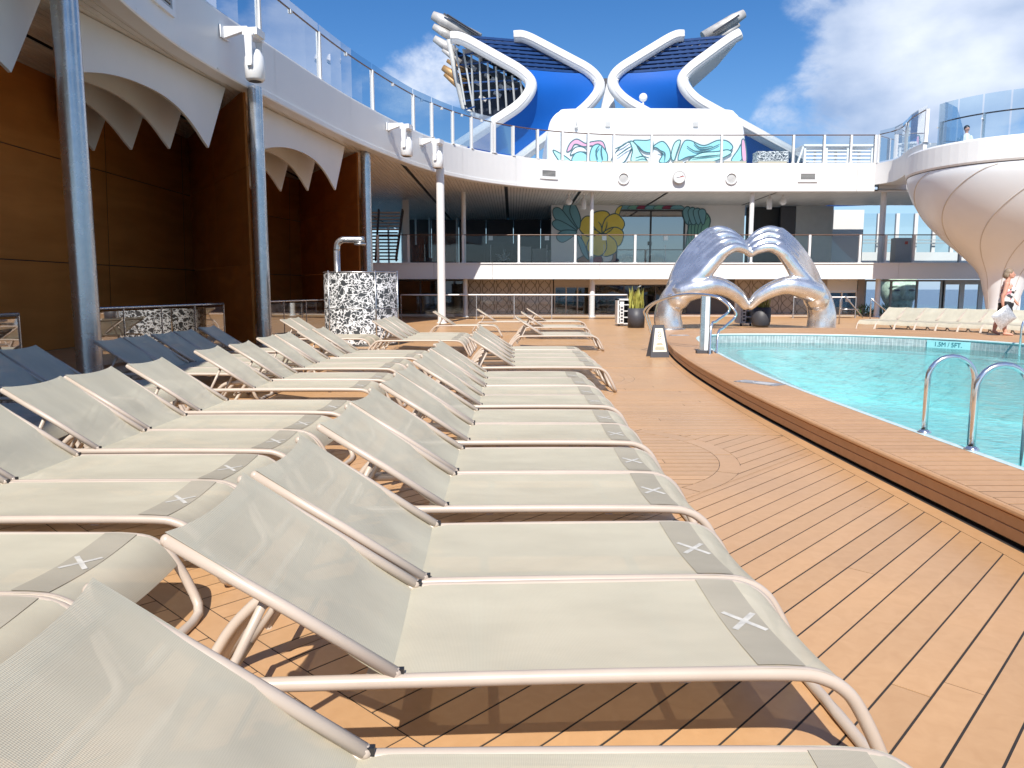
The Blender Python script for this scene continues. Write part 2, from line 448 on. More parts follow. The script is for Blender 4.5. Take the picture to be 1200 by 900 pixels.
    mr = n.new('ShaderNodeMapRange'); l.new(mm.outputs[0], mr.inputs[0]); mr.inputs[1].default_value = 250; mr.inputs[2].default_value = 4000
    l.new(mr.outputs[0], cr.inputs[0])
    cr.color_ramp.elements[0].color = (.012, .17, .21, 1); cr.color_ramp.elements[1].color = (.006, .05, .15, 1)
    cr.color_ramp.elements[0].position = .1; cr.color_ramp.elements[1].position = .5
    e = cr.color_ramp.elements.new(0.0); e.color = (.008, .045, .075, 1)  # water near the hull darkened to weaken its teal uplight on the soffit
    l.new(cr.outputs[0], b.inputs['Base Color'])
    nb = n.new('ShaderNodeTexNoise'); nb.inputs['Scale'].default_value = .12; nb.inputs['Detail'].default_value = 6
    l.new(geo.outputs['Position'], nb.inputs['Vector'])
    bp = n.new('ShaderNodeBump'); bp.inputs['Strength'].default_value = .5; bp.inputs['Distance'].default_value = 1.0
    l.new(nb.outputs[0], bp.inputs['Height']); l.new(bp.outputs[0], b.inputs['Normal'])
    M['sea'] = m


special_mats()


# ------------------------------------------------------------------ mesh building
class MB:
    def __init__(s): s.v = []; s.f = []; s.sm = []

    def add(s, vs, fs, smooth=False):
        o = len(s.v); s.v += [tuple(v) for v in vs]
        s.f += [tuple(i + o for i in f) for f in fs]; s.sm += [smooth] * len(fs)
        return s

    def box(s, c, size, rz=0.0, mtx=None):
        hx, hy, hz = (d / 2 for d in size)
        vs = [Vector((x, y, z)) for x in (-hx, hx) for y in (-hy, hy) for z in (-hz, hz)]
        if mtx is None: mtx = Matrix.Rotation(rz, 3, 'Z')
        vs = [mtx @ v + Vector(c) for v in vs]
        return s.add(vs, [(0, 1, 3, 2), (4, 6, 7, 5), (0, 4, 5, 1), (2, 3, 7, 6), (0, 2, 6, 4), (1, 5, 7, 3)])

    def bar(s, a, b, w, h):
        a, b = Vector(a), Vector(b); d = (b - a)
        q = d.to_track_quat('X', 'Z').to_matrix()
        return s.box((a + b) / 2, (d.length, w, h), mtx=q)

    def tube(s, pts, r, n=8, closed=False, cap=True):
        pts = [Vector(p) for p in pts]; N = len(pts)
        rs = r if isinstance(r, (list, tuple)) else [r] * N
        vs = []; up = None
        for i in range(N):
            if closed: t = (pts[(i + 1) % N] - pts[i - 1])
            else: t = pts[min(i + 1, N - 1)] - pts[max(i - 1, 0)]
            t.normalize()
            if up is None:
                up = Vector((0, 0, 1)) if abs(t.z) < .9 else Vector((0, 1, 0))
            up = (up - t * up.dot(t))
            if up.length < 1e-4: up = t.orthogonal()
            up.normalize(); sd = t.cross(up)
            for k in range(n):
                a = 2 * math.pi * k / n
                vs.append(pts[i] + (up * math.cos(a) + sd * math.sin(a)) * rs[i])
        fs = []
        for i in range(N if closed else N - 1):
            j = (i + 1) % N
            for k in range(n):
                k2 = (k + 1) % n
                fs.append((i * n + k, i * n + k2, j * n + k2, j * n + k))
        s.add(vs, fs, True)
        if cap and not closed:
            o = len(s.v) - len(vs)
            s.f.append(tuple(o + k for k in reversed(range(n)))); s.sm.append(False)
            s.f.append(tuple(o + (N - 1) * n + k for k in range(n))); s.sm.append(False)
        return s

    def lathe(s, prof, n=24, c=(0, 0, 0), a0=0.0, a1=2 * math.pi, smooth=True):
        full = abs(a1 - a0 - 2 * math.pi) < 1e-6
        m = n if full else n + 1
        vs = []
        for r, z in prof:
            for k in range(m):
                a = a0 + (a1 - a0) * k / n
                vs.append((c[0] + r * math.cos(a), c[1] + r * math.sin(a), c[2] + z))
        fs = []
        for i in range(len(prof) - 1):
            for k in range(n):
                k2 = (k + 1) % m if full else k + 1
                fs.append((i * m + k, i * m + k2, (i + 1) * m + k2, (i + 1) * m + k))
        return s.add(vs, fs, smooth)

    def prism(s, poly, ext):
        """poly: planar 3D points, ext: extrusion vector"""
        n = len(poly); e = Vector(ext)
        vs = [Vector(p) for p in poly] + [Vector(p) + e for p in poly]
        fs = [tuple(reversed(range(n))), tuple(range(n, 2 * n))] + [(i, (i + 1) % n, n + (i + 1) % n, n + i) for i in range(n)]
        return s.add(vs, fs)

    def grid(s, rows, smooth=True):
        n = len(rows[0])
        return s.add([p for r in rows for p in r],
                     [(i * n + k, i * n + k + 1, (i + 1) * n + k + 1, (i + 1) * n + k) for i in range(len(rows) - 1) for k in range(n - 1)], smooth)

    def ball(s, c, r, n=12, m=8, scale=(1, 1, 1)):
        vs = [(c[0], c[1], c[2] - r * scale[2])]
        for i in range(1, m):
            ph = -math.pi / 2 + math.pi * i / m
            for k in range(n):
                a = 2 * math.pi * k / n
                vs.append((c[0] + r * scale[0] * math.cos(ph) * math.cos(a), c[1] + r * scale[1] * math.cos(ph) * math.sin(a), c[2] + r * scale[2] * math.sin(ph)))
        vs.append((c[0], c[1], c[2] + r * scale[2]))
        fs = [(0, 1 + (k + 1) % n, 1 + k) for k in range(n)]
        for i in range(m - 2):
            for k in range(n):
                fs.append((1 + i * n + k, 1 + i * n + (k + 1) % n, 1 + (i + 1) * n + (k + 1) % n, 1 + (i + 1) * n + k))
        L = len(vs) - 1
        fs += [(L, 1 + (m - 2) * n + k, 1 + (m - 2) * n + (k + 1) % n) for k in range(n)]
        return s.add(vs, fs, True)

    def mesh(s, name):
        me = bpy.data.meshes.new(name)
        me.from_pydata(s.v, [], s.f)
        me.polygons.foreach_set('use_smooth', s.sm)
        me.update()
        return me


def obj(name, mb, m, parent=None, fix=False):
    me = mb.mesh(name) if isinstance(mb, MB) else mb
    if m is not None and not me.materials: me.materials.append(M[m] if isinstance(m, str) else m)
    if fix:
        bm = bmesh.new(); bm.from_mesh(me); bmesh.ops.recalc_face_normals(bm, faces=bm.faces); bm.to_mesh(me); bm.free()
    o = bpy.data.objects.new(name, me); COL.objects.link(o)
    if parent is not None: o.parent = parent
    return o


def tag(o, label, cat, group=None):
    o['label'] = label; o['category'] = cat
    if group: o['group'] = group
    return o


def thing(name, label, cat, loc=(0, 0, 0), rz=0.0, group=None):
    o = bpy.data.objects.new(name, None); COL.objects.link(o)
    o.location = loc; o.rotation_euler = (0, 0, rz); o.empty_display_size = .2
    return tag(o, label, cat, group)


def dup(root, loc, rz, label):
    r = root.copy(); COL.objects.link(r); r.location = loc; r.rotation_euler = (0, 0, rz); r['label'] = label
    for ch in list(root.children):
        c = ch.copy(); COL.objects.link(c); c.parent = r
        for g in list(ch.children):
            d = g.copy(); COL.objects.link(d); d.parent = c
    return r


def struct(name, mb, m, parent=None, kind='structure', fix=False):
    o = obj(name, mb, m, parent, fix); o['kind'] = kind
    return o


def catmull(pts, n=12, closed=False):
    pts = [Vector(p) for p in pts]; N = len(pts); out = []
    rng = range(N) if closed else range(N - 1)
    for i in rng:
        if closed: p0, p1, p2, p3 = pts[i - 1], pts[i], pts[(i + 1) % N], pts[(i + 2) % N]
        else: p0, p1, p2, p3 = pts[max(i - 1, 0)], pts[i], pts[i + 1], pts[min(i + 2, N - 1)]
        for k in range(n):
            t = k / n
            out.append(.5 * ((2 * p1) + (p2 - p0) * t + (2 * p0 - 5 * p1 + 4 * p2 - p3) * t * t + (3 * p1 - p0 - 3 * p2 + p3) * t ** 3))
    if not closed: out.append(pts[-1])
    return out


def blend_mesh(name, mb, voxel, smooth_it=4, factor=.5):
    """grow one continuous surface out of overlapping volumes"""
    me = mb.mesh(name + '_raw'); o = bpy.data.objects.new(name + '_raw', me); COL.objects.link(o)
    r = o.modifiers.new('r', 'REMESH'); r.mode = 'VOXEL'; r.voxel_size = voxel; r.use_smooth_shade = True
    if smooth_it:
        q = o.modifiers.new('s', 'SMOOTH'); q.iterations = smooth_it; q.factor = factor
    dg = bpy.context.evaluated_depsgraph_get()
    out = bpy.data.meshes.new_from_object(o.evaluated_get(dg)); out.name = name
    bpy.data.objects.remove(o)
    out.polygons.foreach_set('use_smooth', [True] * len(out.polygons))
    return out


def chain(mb, pts, rs, n=12):
    """tapered limb with round ends"""
    P = catmull(pts, 5); Rr = []
    k = len(pts) - 1
    for i in range(len(P)):
        t = i / 5; a = min(int(t), k - 1); f = t - a
        Rr.append(rs[a] * (1 - f) + rs[a + 1] * f)
    mb.tube(P, Rr, n)
    mb.ball(P[0], Rr[0] * .995, n, 8); mb.ball(P[-1], Rr[-1] * .995, n, 8)


def text_mesh(s, size, depth=.004):
    c = bpy.data.curves.new('t', 'FONT'); c.body = s; c.size = size; c.align_x = 'CENTER'; c.align_y = 'CENTER'; c.extrude = depth
    o = bpy.data.objects.new('t', c); COL.objects.link(o)
    dg = bpy.context.evaluated_depsgraph_get()
    me = bpy.data.meshes.new_from_object(o.evaluated_get(dg))
    bpy.data.objects.remove(o)
    return me


_edge_cache = {}


def inside(poly, x, y):
    """even-odd test, x and y numpy arrays"""
    key = id(poly)
    if key not in _edge_cache:
        a = np.array(poly, float); b = np.roll(a, -1, 0); k = a[:, 1] != b[:, 1]; a, b = a[k], b[k]
        _edge_cache[key] = (poly, a[:, 0], a[:, 1], b[:, 1], (b[:, 0] - a[:, 0]) / (b[:, 1] - a[:, 1]), np.array(poly).min(0), np.array(poly).max(0))
    _, x1, y1, y2, sl, mn, mx = _edge_cache[key]
    x, y = np.broadcast_arrays(np.asarray(x, float), np.asarray(y, float))
    r = np.zeros(x.shape, bool)
    m = (x >= mn[0]) & (x <= mx[0]) & (y >= mn[1]) & (y <= mx[1])
    if m.any():
        X, Y = x[m][:, None], y[m][:, None]
        c = ((y1 > Y) != (y2 > Y)) & (X < sl * (Y - y1) + x1)
        r[m] = (c.sum(1) % 2) == 1
    return r


def offset_loop(poly, d):
    """move a counter-clockwise loop outwards by d"""
    n = len(poly); out = []
    for i in range(n):
        a = Vector(poly[i - 1]); b = Vector(poly[(i + 1) % n]); t = (b - a).normalized()
        out.append((poly[i][0] + t.y * d, poly[i][1] - t.x * d))
    return out


# ================================================================== SETTING
RIM_Z, WATER_Z = 0.22, -0.03
outer_c = [(2.86, 0.5), (2.85, 4), (2.84, 7.2), (2.92, 10), (3.13, 13.2), (3.5, 16.5), (4.0, 19.3), (4.75, 21.8), (6.0, 23.4), (8, 24.2), (9.9, 24.1),
           (11.8, 23.2), (13.0, 22.0), (13.8, 20.2), (14.5, 16.5), (14.9, 12), (15, 6), (14.9, 1), (12, -1.4), (5.5, -1.6)]
inner_c = [(3.60, 1.2), (3.57, 4), (3.56, 7.3), (3.68, 10.75), (4.05, 14.6), (4.4, 17.2), (4.8, 19.3), (5.4, 20.55), (6.3, 21.0), (8.5, 20.8), (10.1, 19.9),
           (11.1, 18.8), (11.7, 17.3), (12.5, 14), (13, 10), (13.1, 5), (12.6, 1.2), (10, -.2), (6, -.4)]
# counter-clockwise
OUT = [(p.x, p.y) for p in catmull([(x, y, 0) for x, y in reversed(outer_c)], 8, True)]
INN = [(p.x, p.y) for p in catmull([(x, y, 0) for x, y in reversed(inner_c)], 8, True)]


def area(p): return sum(p[i - 1][0] * p[i][1] - p[i][0] * p[i - 1][1] for i in range(len(p))) / 2


if area(OUT) < 0: OUT.reverse()
if area(INN) < 0: INN.reverse()

# sea, reaching the horizon
g = MB()
ring = [0, 200, 1000, 5000, 30000, 120000]
for i in range(len(ring) - 1):
    g.lathe([(ring[i], 0), (ring[i + 1], 0)], 32, (0, 0, -34))
struct('sea', g, 'sea', fix=True)

# deck: dark caulking sheet with an opening for the pool, planks on top
DX0, DX1, DY0, DY1 = -16, 27, -6, 48
bm = bmesh.new()


def loop_verts(bm, poly, z): return [bm.verts.new((x, y, z)) for x, y in poly]


ov = loop_verts(bm, [(DX0, DY0), (DX1, DY0), (DX1, DY1), (DX0, DY1)], -.0022)
iv = loop_verts(bm, offset_loop(OUT, -.15), -.0022)
ed = []
for lp in (ov, iv):
    for i in range(len(lp)): ed.append(bm.edges.new((lp[i - 1], lp[i])))
bmesh.ops.triangle_fill(bm, edges=ed, use_beauty=True)
for f in bm.faces:
    if f.normal.z < 0: f.normal_flip()
me = bpy.data.meshes.new('deck'); bm.to_mesh(me); bm.free()
me.materials.append(M['caulk'])
deck = bpy.data.objects.new('deck', me); COL.objects.link(deck); deck['kind'] = 'structure'

RINGS = [((.38, 6.5), 1.40, 1.57), ((.45, 12.4), 1.40, 1.57), ((.6, 18.4), 1.4, 1.57)]
OUT_B = offset_loop(OUT, .14)
OUT_A = np.array(OUT_B)
MITRE_Y = 7.4
GAP = .0045


def strips(pred, u_dir, v_dir, u0, u1, v0, v1, w, z0, z1, cuts=None, GAP=GAP):
    """lay boards of width w along v_dir wherever pred is true; yields prisms"""
    u_dir, v_dir = np.array(u_dir), np.array(v_dir)
    N = int((u1 - u0) / w)
    step = .05
    vv = np.arange(v0, v1, step)
    res = []

    def ivals(u):
        P = u * u_dir[None, :] + vv[:, None] * v_dir[None, :]
        ok = pred(P[:, 0], P[:, 1])
        d = np.diff(ok.astype(int))
        st = list(np.where(d == 1)[0]); en = list(np.where(d == -1)[0])
        if ok[0]: st.insert(0, -1)
        if ok[-1]: en.append(len(vv) - 1)

        def refine(i, rising):
            if i < 0: return vv[0]
            if i >= len(vv) - 1: return vv[-1]
            a, b = vv[i], vv[i + 1]
            for _ in range(7):
                mid = (a + b) / 2; q = u * u_dir + mid * v_dir
                r = bool(pred(q[None, 0], q[None, 1])[0])
                if r == rising: b = mid
                else: a = mid
            return (a + b) / 2
        return [(refine(a, True), refine(b, False)) for a, b in zip(st, en)]
    def lay(ua, ub, k, depth):
        A, B = ivals(ua), ivals(ub)
        if len(A) != len(B) or any(abs(p[0] - q[0]) > .9 or abs(p[1] - q[1]) > .9 for p, q in zip(A, B)):
            if depth == 0: return
            n_ = 3
            for q in range(n_): lay(ua + (ub - ua) * q / n_, ua + (ub - ua) * (q + 1) / n_, k, depth - 1)
            return
        for a, b in zip(A, B):
            s0, s1 = max(a[0], b[0]), min(a[1], b[1])
            if max(a[1], b[1]) - min(a[0], b[0]) < .03: continue
            cl = [] if cuts is None else [c for c in cuts(k) if s0 + .3 < c < s1 - .3]
            ends = [(a[0], b[0])] + [x for c in cl for x in ((c - .003, c - .003), (c + .003, c + .003))] + [(a[1], b[1])]
            for q in range(0, len(ends), 2):
                (a0, b0), (a1, b1) = ends[q], ends[q + 1]
                pts = [ua * u_dir + a0 * v_dir, ub * u_dir + b0 * v_dir, ub * u_dir + b1 * v_dir, ua * u_dir + a1 * v_dir]
                res.append([(float(p[0]), float(p[1])) for p in pts])
    for k in range(N): lay(u0 + k * w + GAP, u0 + (k + 1) * w - GAP, k, 3)
    return res


def board(mb, poly, z0, z1):
    ar = sum(poly[i - 1][0] * poly[i][1] - poly[i][0] * poly[i - 1][1] for i in range(len(poly)))
    if ar < 0: poly = poly[::-1]
    n = len(poly)
    # slightly eased top edge
    cx = sum(p[0] for p in poly) / n; cy = sum(p[1] for p in poly) / n
    mb.add([(x, y, z0) for x, y in poly] + [(x, y, z1) for x, y in poly],
           [tuple(range(n, 2 * n))] + [(i, (i + 1) % n, n + (i + 1) % n, n + i) for i in range(n)])


def ring_free(x, y, which='out'):
    ok = np.ones(np.broadcast(x, y).shape, bool)
    for (c, ri, ro) in RINGS: ok &= (x - c[0]) ** 2 + (y - c[1]) ** 2 > ro ** 2
    return ok


hd = np.array((.727, -.686)); hn = np.array((.686, .727))     # a margin board crossing the lounger rows on the bias
h0 = float(np.dot((-1.84, 3.62), hn))


def pred_diag(x, y):
    t = x * hn[0] + y * hn[1] - h0
    return (y < MITRE_Y) & (y > DY0 + .02) & (x > DX0 + .02) & ring_free(x, y) & ~inside(OUT_B, x, y) & (x < 15) & (np.abs(t) > .068)


def pred_x(x, y):
    ok = (y > MITRE_Y) & (y < DY1 - .02) & (x > DX0 + .02) & (x < DX1 - .02) & ring_free(x, y) & ~inside(OUT_B, x, y)
    for (c, ri, ro) in RINGS: ok |= (x - c[0]) ** 2 + (y - c[1]) ** 2 < ri ** 2
    return ok


dv = np.array((.69, .724)); du = np.array((.724, -.69))
cutrng = random.Random(3)
cut_cache = {}


def cuts(k):
    if k not in cut_cache:
        o = cutrng.uniform(0, 5.5); cut_cache[k] = [(-22 + o + i * 5.5) for i in range(16)]
    return cut_cache[k]


polys = []
for c, ri, ro in RINGS:
    ns = 14
    for k in range(ns):
        a0 = 2 * math.pi * k / ns + .004; a1 = 2 * math.pi * (k + 1) / ns - .004
        aa = [a0 + (a1 - a0) * i / 6 for i in range(7)]
        polys.append([(c[0] + (ri + GAP) * math.cos(a), c[1] + (ri + GAP) * math.sin(a)) for a in aa] +
                     [(c[0] + (ro - GAP) * math.cos(a), c[1] + (ro - GAP) * math.sin(a)) for a in reversed(aa)])
# margin board round the pool
OB0, OB1 = offset_loop(OUT, .02), offset_loop(OUT, .14 - GAP)
n_o = len(OUT)
for k in range(0, n_o, 8):
    idx = [(k + i) % n_o for i in range(9)]
    polys.append([OB0[i] for i in idx] + [OB1[i] for i in reversed(idx)])
# bias margin board
for k in range(-10, 8):
    a = np.array((-1.84, 3.62)) + hd * (k * 2 + .003); b = np.array((-1.84, 3.62)) + hd * (k * 2 + 1.997)
    mid = (a + b) / 2
    if pred_diag(np.array([mid[0] + hn[0] * .07]), np.array([mid[1] + hn[1] * .07]))[0] and pred_diag(np.array([b[0] + hn[0] * .07]), np.array([b[1] + hn[1] * .07]))[0]:
        polys.append([tuple(a - hn * .062), tuple(b - hn * .062), tuple(b + hn * .062), tuple(a + hn * .062)])
polys += strips(pred_diag, du, dv, -16, 16, -20, 20, .137, 0, 0, cuts)
polys += strips(pred_x, (0, 1), (1, 0), 4.95, DY1, DX0, DX1, .137, 0, 0, cuts, .0075)


def plank_score(p):
    best = 0
    cx = sum(q[0] for q in p) / len(p); cy = sum(q[1] for q in p) / len(p)
    for q in list(p) + [(cx, cy)]:
        if q[1] < .6: continue
        x, y = to_px((q[0], q[1], 0))
        if -40 < x < 1240 and y < 940: best = max(best, 1 / q[1])
    return best


polys.sort(key=plank_score, reverse=True)
far = MB()
for i, p in enumerate(polys):
    if i < 285:
        b = MB(); board(b, p, -.008, random.uniform(-.0008, .0008)); obj('plank', b, 'plank', deck)
    else: board(far, p, -.008, random.uniform(-.0008, .0008))
fp = obj('plank', far, 'plank', deck); fp['kind'] = 'stuff'

# ---- pool
basin = MB()
zb = -1.45
INL = INN
n_i = len(INL)
basin.add([(x, y, zb) for x, y in INL], [tuple(range(n_i))])
struct('pool_basin', basin, 'water_tile', fix=False)
pool_wall = MB()
pool_wall.add([(x, y, zb) for x, y in INL] + [(x, y, .17) for x, y in INL], [((i + 1) % n_i, i, n_i + i, n_i + (i + 1) % n_i) for i in range(n_i)])
pw = struct('pool_wall', pool_wall, 'grout')
tiles = MB()
# slim upright mosaic tiles round the waterline
acc_l = 0
for i in range(n_i):
    a = Vector((*INL[i], 0)); b = Vector((*INL[(i + 1) % n_i], 0)); L = (b - a).length; t = (b - a).normalized(); nrm = Vector((-t.y, t.x, 0))
    if a.y < 4: continue
    m = max(1, int(L / .075)); w = L / m
    for k in range(m):
        p = a + t * (k * w + .007); q = a + t * ((k + 1) * w - .007)
        for z0, z1 in ((-.20, .035), (.045, .165)):
            pr = random.uniform(.004, .008)
            p1, q1 = p + nrm * pr, q + nrm * pr
            tiles.add([(p1.x, p1.y, z0), (q1.x, q1.y, z0), (q1.x, q1.y, z1), (p1.x, p1.y, z1)], [(3, 2, 1, 0)])
tb = obj('tile', tiles, 'tile', pw); tb['kind'] = 'stuff'
# bench ledge under the water along the near side
led = MB()
L1 = offset_loop(INL, -.01); L2 = offset_loop(INL, -.92)
led.add([(x, y, -.16) for x, y in L1] + [(x, y, -.16) for x, y in L2] + [(x, y, zb) for x, y in L2],
        [f for i in range(n_i) for j in [(i + 1) % n_i] for f in ((i, j, n_i + j, n_i + i), (n_i + i, n_i + j, 2 * n_i + j, 2 * n_i + i))])
obj('ledge', led, 'water_tile', pw)
nos = MB(); L3 = offset_loop(INL, -.74)
nos.add([(x, y, -.15) for x, y in L3] + [(x, y, -.15) for x, y in offset_loop(INL, -.93)], [(i, (i + 1) % n_i, n_i + (i + 1) % n_i, n_i + i) for i in range(n_i)])
obj('nosing', nos, 'ledge', pw)
wt = MB()
gx = np.arange(3.2, 13.6, .4); 
wt.add([(x, y, WATER_Z) for x, y in offset_loop(INL, -.003)], [tuple(range(n_i))])
struct('pool_water', wt, 'water')

# ---- raised rim of the pool
rim = MB()
prof = [(-.05, .0), (-.05, .03), (-.004, .03), (-.004, .098), (-.012, .101), (-.012, .106), (-.004, .109), (-.004, .168), (-.016, .172), (-.016, .177), (.012, .182), (.018, .192), (.016, .206), (.006, RIM_Z - .003), (-.015, RIM_Z - .001)]
loops = [(offset_loop(OUT, d), z) for d, z in prof]
vs_, fs_ = [], []
for lp, z in loops: vs_ += [(x, y, z) for x, y in lp]
for i in range(len(loops) - 1):
    for k in range(n_o):
        k2 = (k + 1) % n_o
        fs_.append((i * n_o + k, i * n_o + k2, (i + 1) * n_o + k2, (i + 1) * n_o + k))
rim.add(vs_, fs_, False)
rm = struct('pool_surround', rim, 'rim')
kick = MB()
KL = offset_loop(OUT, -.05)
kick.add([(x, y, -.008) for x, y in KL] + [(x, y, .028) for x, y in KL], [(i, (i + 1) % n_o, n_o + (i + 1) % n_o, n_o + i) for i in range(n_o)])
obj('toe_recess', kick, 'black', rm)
sub = MB()
bm = bmesh.new()
ov = loop_verts(bm, offset_loop(OUT, -.012), RIM_Z - .0022); iv = loop_verts(bm, offset_loop(INN, .05), RIM_Z - .0022)
ed = []
for lp in (ov, iv):
    for i in range(len(lp)): ed.append(bm.edges.new((lp[i - 1], lp[i])))
bmesh.ops.triangle_fill(bm, edges=ed, use_beauty=True)
for f in bm.faces:
    if f.normal.z < 0: f.normal_flip()
me = bpy.data.meshes.new('underlay'); bm.to_mesh(me); bm.free()
obj('underlay', me, 'caulk', rm)
# coping lip over the water
lip = MB()
li = [(offset_loop(INN, d), z) for d, z in [(.06, RIM_Z), (0, RIM_Z + .002), (-.02, RIM_Z - .008), (-.02, RIM_Z - .04), (.0, RIM_Z - .05)]]
vs_, fs_ = [], []
for lp, z in li: vs_ += [(x, y, z) for x, y in lp]
for i in range(len(li) - 1):
    for k in range(n_i):
        k2 = (k + 1) % n_i
        fs_.append((i * n_i + k, (i + 1) * n_i + k, (i + 1) * n_i + k2, i * n_i + k2))
lip.add(vs_, fs_, True)
obj('coping', lip, 'coping', rm, fix=True)
IN_B = offset_loop(INN, .065); OU_B = offset_loop(OUT, -.018)


def pred_rim(x, y): return inside(OU_B, x, y) & ~inside(IN_B, x, y)


rp = strips(pred_rim, (0, 1), (1, 0), -1.4, 24.6, 2, 16, .137, 0, 0, None, .0075)
rp.sort(key=plank_score, reverse=True)
far = MB()
for i, p in enumerate(rp):
    if i < 70:
        b = MB(); board(b, p, RIM_Z - .01, RIM_Z + random.uniform(-.0006, .0006)); obj('plank', b, 'rim', rm)
    else: board(far, p, RIM_Z - .01, RIM_Z + random.uniform(-.0006, .0006))
fp = obj('plank', far, 'rim', rm); fp['kind'] = 'stuff'


# ================================================================== SHIP'S STRUCTURE
FASC = [(-3.4, -9), (-4.4, -3.5), (-5.2, 2), (-5.85, 6.5), (-6.45, 10.5), (-6.9, 14.5), (-6.9, 17.2), (-6.5, 20.3), (-5.2, 27.3), (-3.05, 33.8), (0.2, 37.7), (4.5, 39.5), (9, 39.7), (18.7, 39.7)]  # near stretch is unseen, bent inward to throw shade on the loungers
FC = catmull([(x, y, 0) for x, y in FASC], 14)
Z_SOF, Z_TOP, Z_MID0, Z_MID1 = 6.45, 7.88, 1.97, 2.80
BRIDGE = catmull([(18.7, 39.7, 0), (19.05, 38.6, 0), (18.8, 37.3, 0), (18.35, 35.8, 0), (18.15, 34.2, 0)], 6)


def fasc_at(px, z):
    """point on the fascia line seen at picture column px"""
    best = min(FC, key=lambda p: abs(to_px((p.x, p.y, z))[0] - px) if p.y > 6 else 1e9)
    i = FC.index(best); a = FC[max(0, i - 1)]; b = FC[min(len(FC) - 1, i + 1)]
    # finer
    bb, bd = None, 1e9
    for s, e in ((a, best), (best, b)):
        for k in range(21):
            q = s.lerp(e, k / 20); d = abs(to_px((q.x, q.y, z))[0] - px)
            if d < bd: bd, bb = d, q
    t = (b - a).normalized()
    return bb, t, Vector((t.y, -t.x, 0))      # point, tangent, outward normal


upper = thing('upper_deck', 'sweeping white upper deck edge curving from the wooden wall round to the funnels', 'deck')
# fascia panels, each a shallow block with tight joints
SEG = 10
k0 = 0
while k0 < len(FC) - 1:
    k1 = min(k0 + SEG, len(FC) - 1)
    pts = FC[k0:k1 + 1]
    b = MB(); rows = []
    nrm = []
    for i in range(k0, k1 + 1):
        t = (FC[min(i + 1, len(FC) - 1)] - FC[max(i - 1, 0)]).normalized(); nrm.append(Vector((t.y, -t.x, 0)))
    sec = [(-.35, Z_SOF), (.0, Z_SOF), (.02, Z_SOF + .03), (.02, Z_SOF + .16), (-.005, Z_SOF + .175), (-.005, Z_TOP - .05), (-.02, Z_TOP), (-.25, Z_TOP)]
    pp = [p.copy() for p in pts]
    pp[0] = pts[0].lerp(pts[1], .01); pp[-1] = pts[-1].lerp(pts[-2], .01)
    for d, z in sec: rows.append([(p.x + n_.x * d, p.y + n_.y * d, z) for p, n_ in zip(pp, nrm)])
    b.grid(rows, False)
    # smooth along, flat across
    obj('fascia_panel', b, 'white', upper, fix=True)
    k0 = k1
core = MB()
core.grid([[(p.x - .04, p.y + .10, z) for p in FC] for z in (Z_SOF + .03, Z_TOP - .03)], False)
core.box((27, 39.95, (Z_SOF + Z_TOP) / 2), (16, .12, Z_TOP - Z_SOF - .06))
obj('fascia_core', core, 'white', upper)
# deck slab (top walking surface and the bridge to the pod)
poly = [(p.x - .1 if p.y < 30 else p.x, p.y + (.1 if p.y >= 30 else 0)) for p in FC] + [(34, 39.8), (34, 46.5), (19, 46.5), (19, 53), (16, 53), (16, 66), (-16, 66), (-16, -9)]  # right end cut back to let light down to the green face
slab = MB(); slab.add([(x, y, Z_TOP - .02) for x, y in poly], [tuple(range(len(poly)))])
slab.add([(x, y, Z_TOP - .3) for x, y in poly], [tuple(reversed(range(len(poly))))])
obj('slab', slab, 'offwhite', upper)
br = MB()
bp_ = [(p.x, p.y) for p in BRIDGE] + [(20.3, 34.2), (20.3, 39.7)]
br.prism([(x, y, Z_SOF + .35) for x, y in bp_], (0, 0, Z_TOP - Z_SOF - .37))
obj('bridge', br, 'white', upper, fix=True)
# soffit boards running fore and aft
sof = MB()
fx = np.array([p.x for p in FC]); fy = np.array([p.y for p in FC])
w = .16
x = -15.9
while x < 27:
    xm = x + w / 2
    if xm < fx.min() + .02: y0 = -9
    elif xm < 18.7:
        y0 = None
        for i in range(len(FC) - 1):
            if FC[i].x <= xm <= FC[i + 1].x: y0 = FC[i].y + (FC[i + 1].y - FC[i].y) * (xm - FC[i].x) / (FC[i + 1].x - FC[i].x); break
        y0 = (y0 or 39.7) + .36
    else: y0 = 39.9
    y1 = 64 if x < 16 else (53 if x < 19 else 46.5)
    ok = True
    if not (-9.75 < xm < -9.6 or abs(xm + 4.4) < .1 or abs(xm + .3) < .1 or abs(xm - 3.6) < .1 or abs(xm - 8.2) < .1 or abs(xm - 14) < .1):
        sof.box((xm, (y0 + y1) / 2, Z_SOF + .06 + random.uniform(-.003, .003)), (w - .022, y1 - y0, .03))
    x += w
so = obj('soffit_board', sof, 'soffit', upper); so['kind'] = 'stuff'
bk = MB(); bk.add([(x_, y_, Z_SOF + .12) for x_, y_ in [(p.x, p.y + .1) for p in FC] + [(27, 39.9), (27, 46.5), (19, 46.5), (19, 53), (16, 53), (16, 64), (-16, 64), (-16, -9)]], [tuple(reversed(range(len(FC) + 8)))])
obj('soffit_backing', bk, 'black', upper)

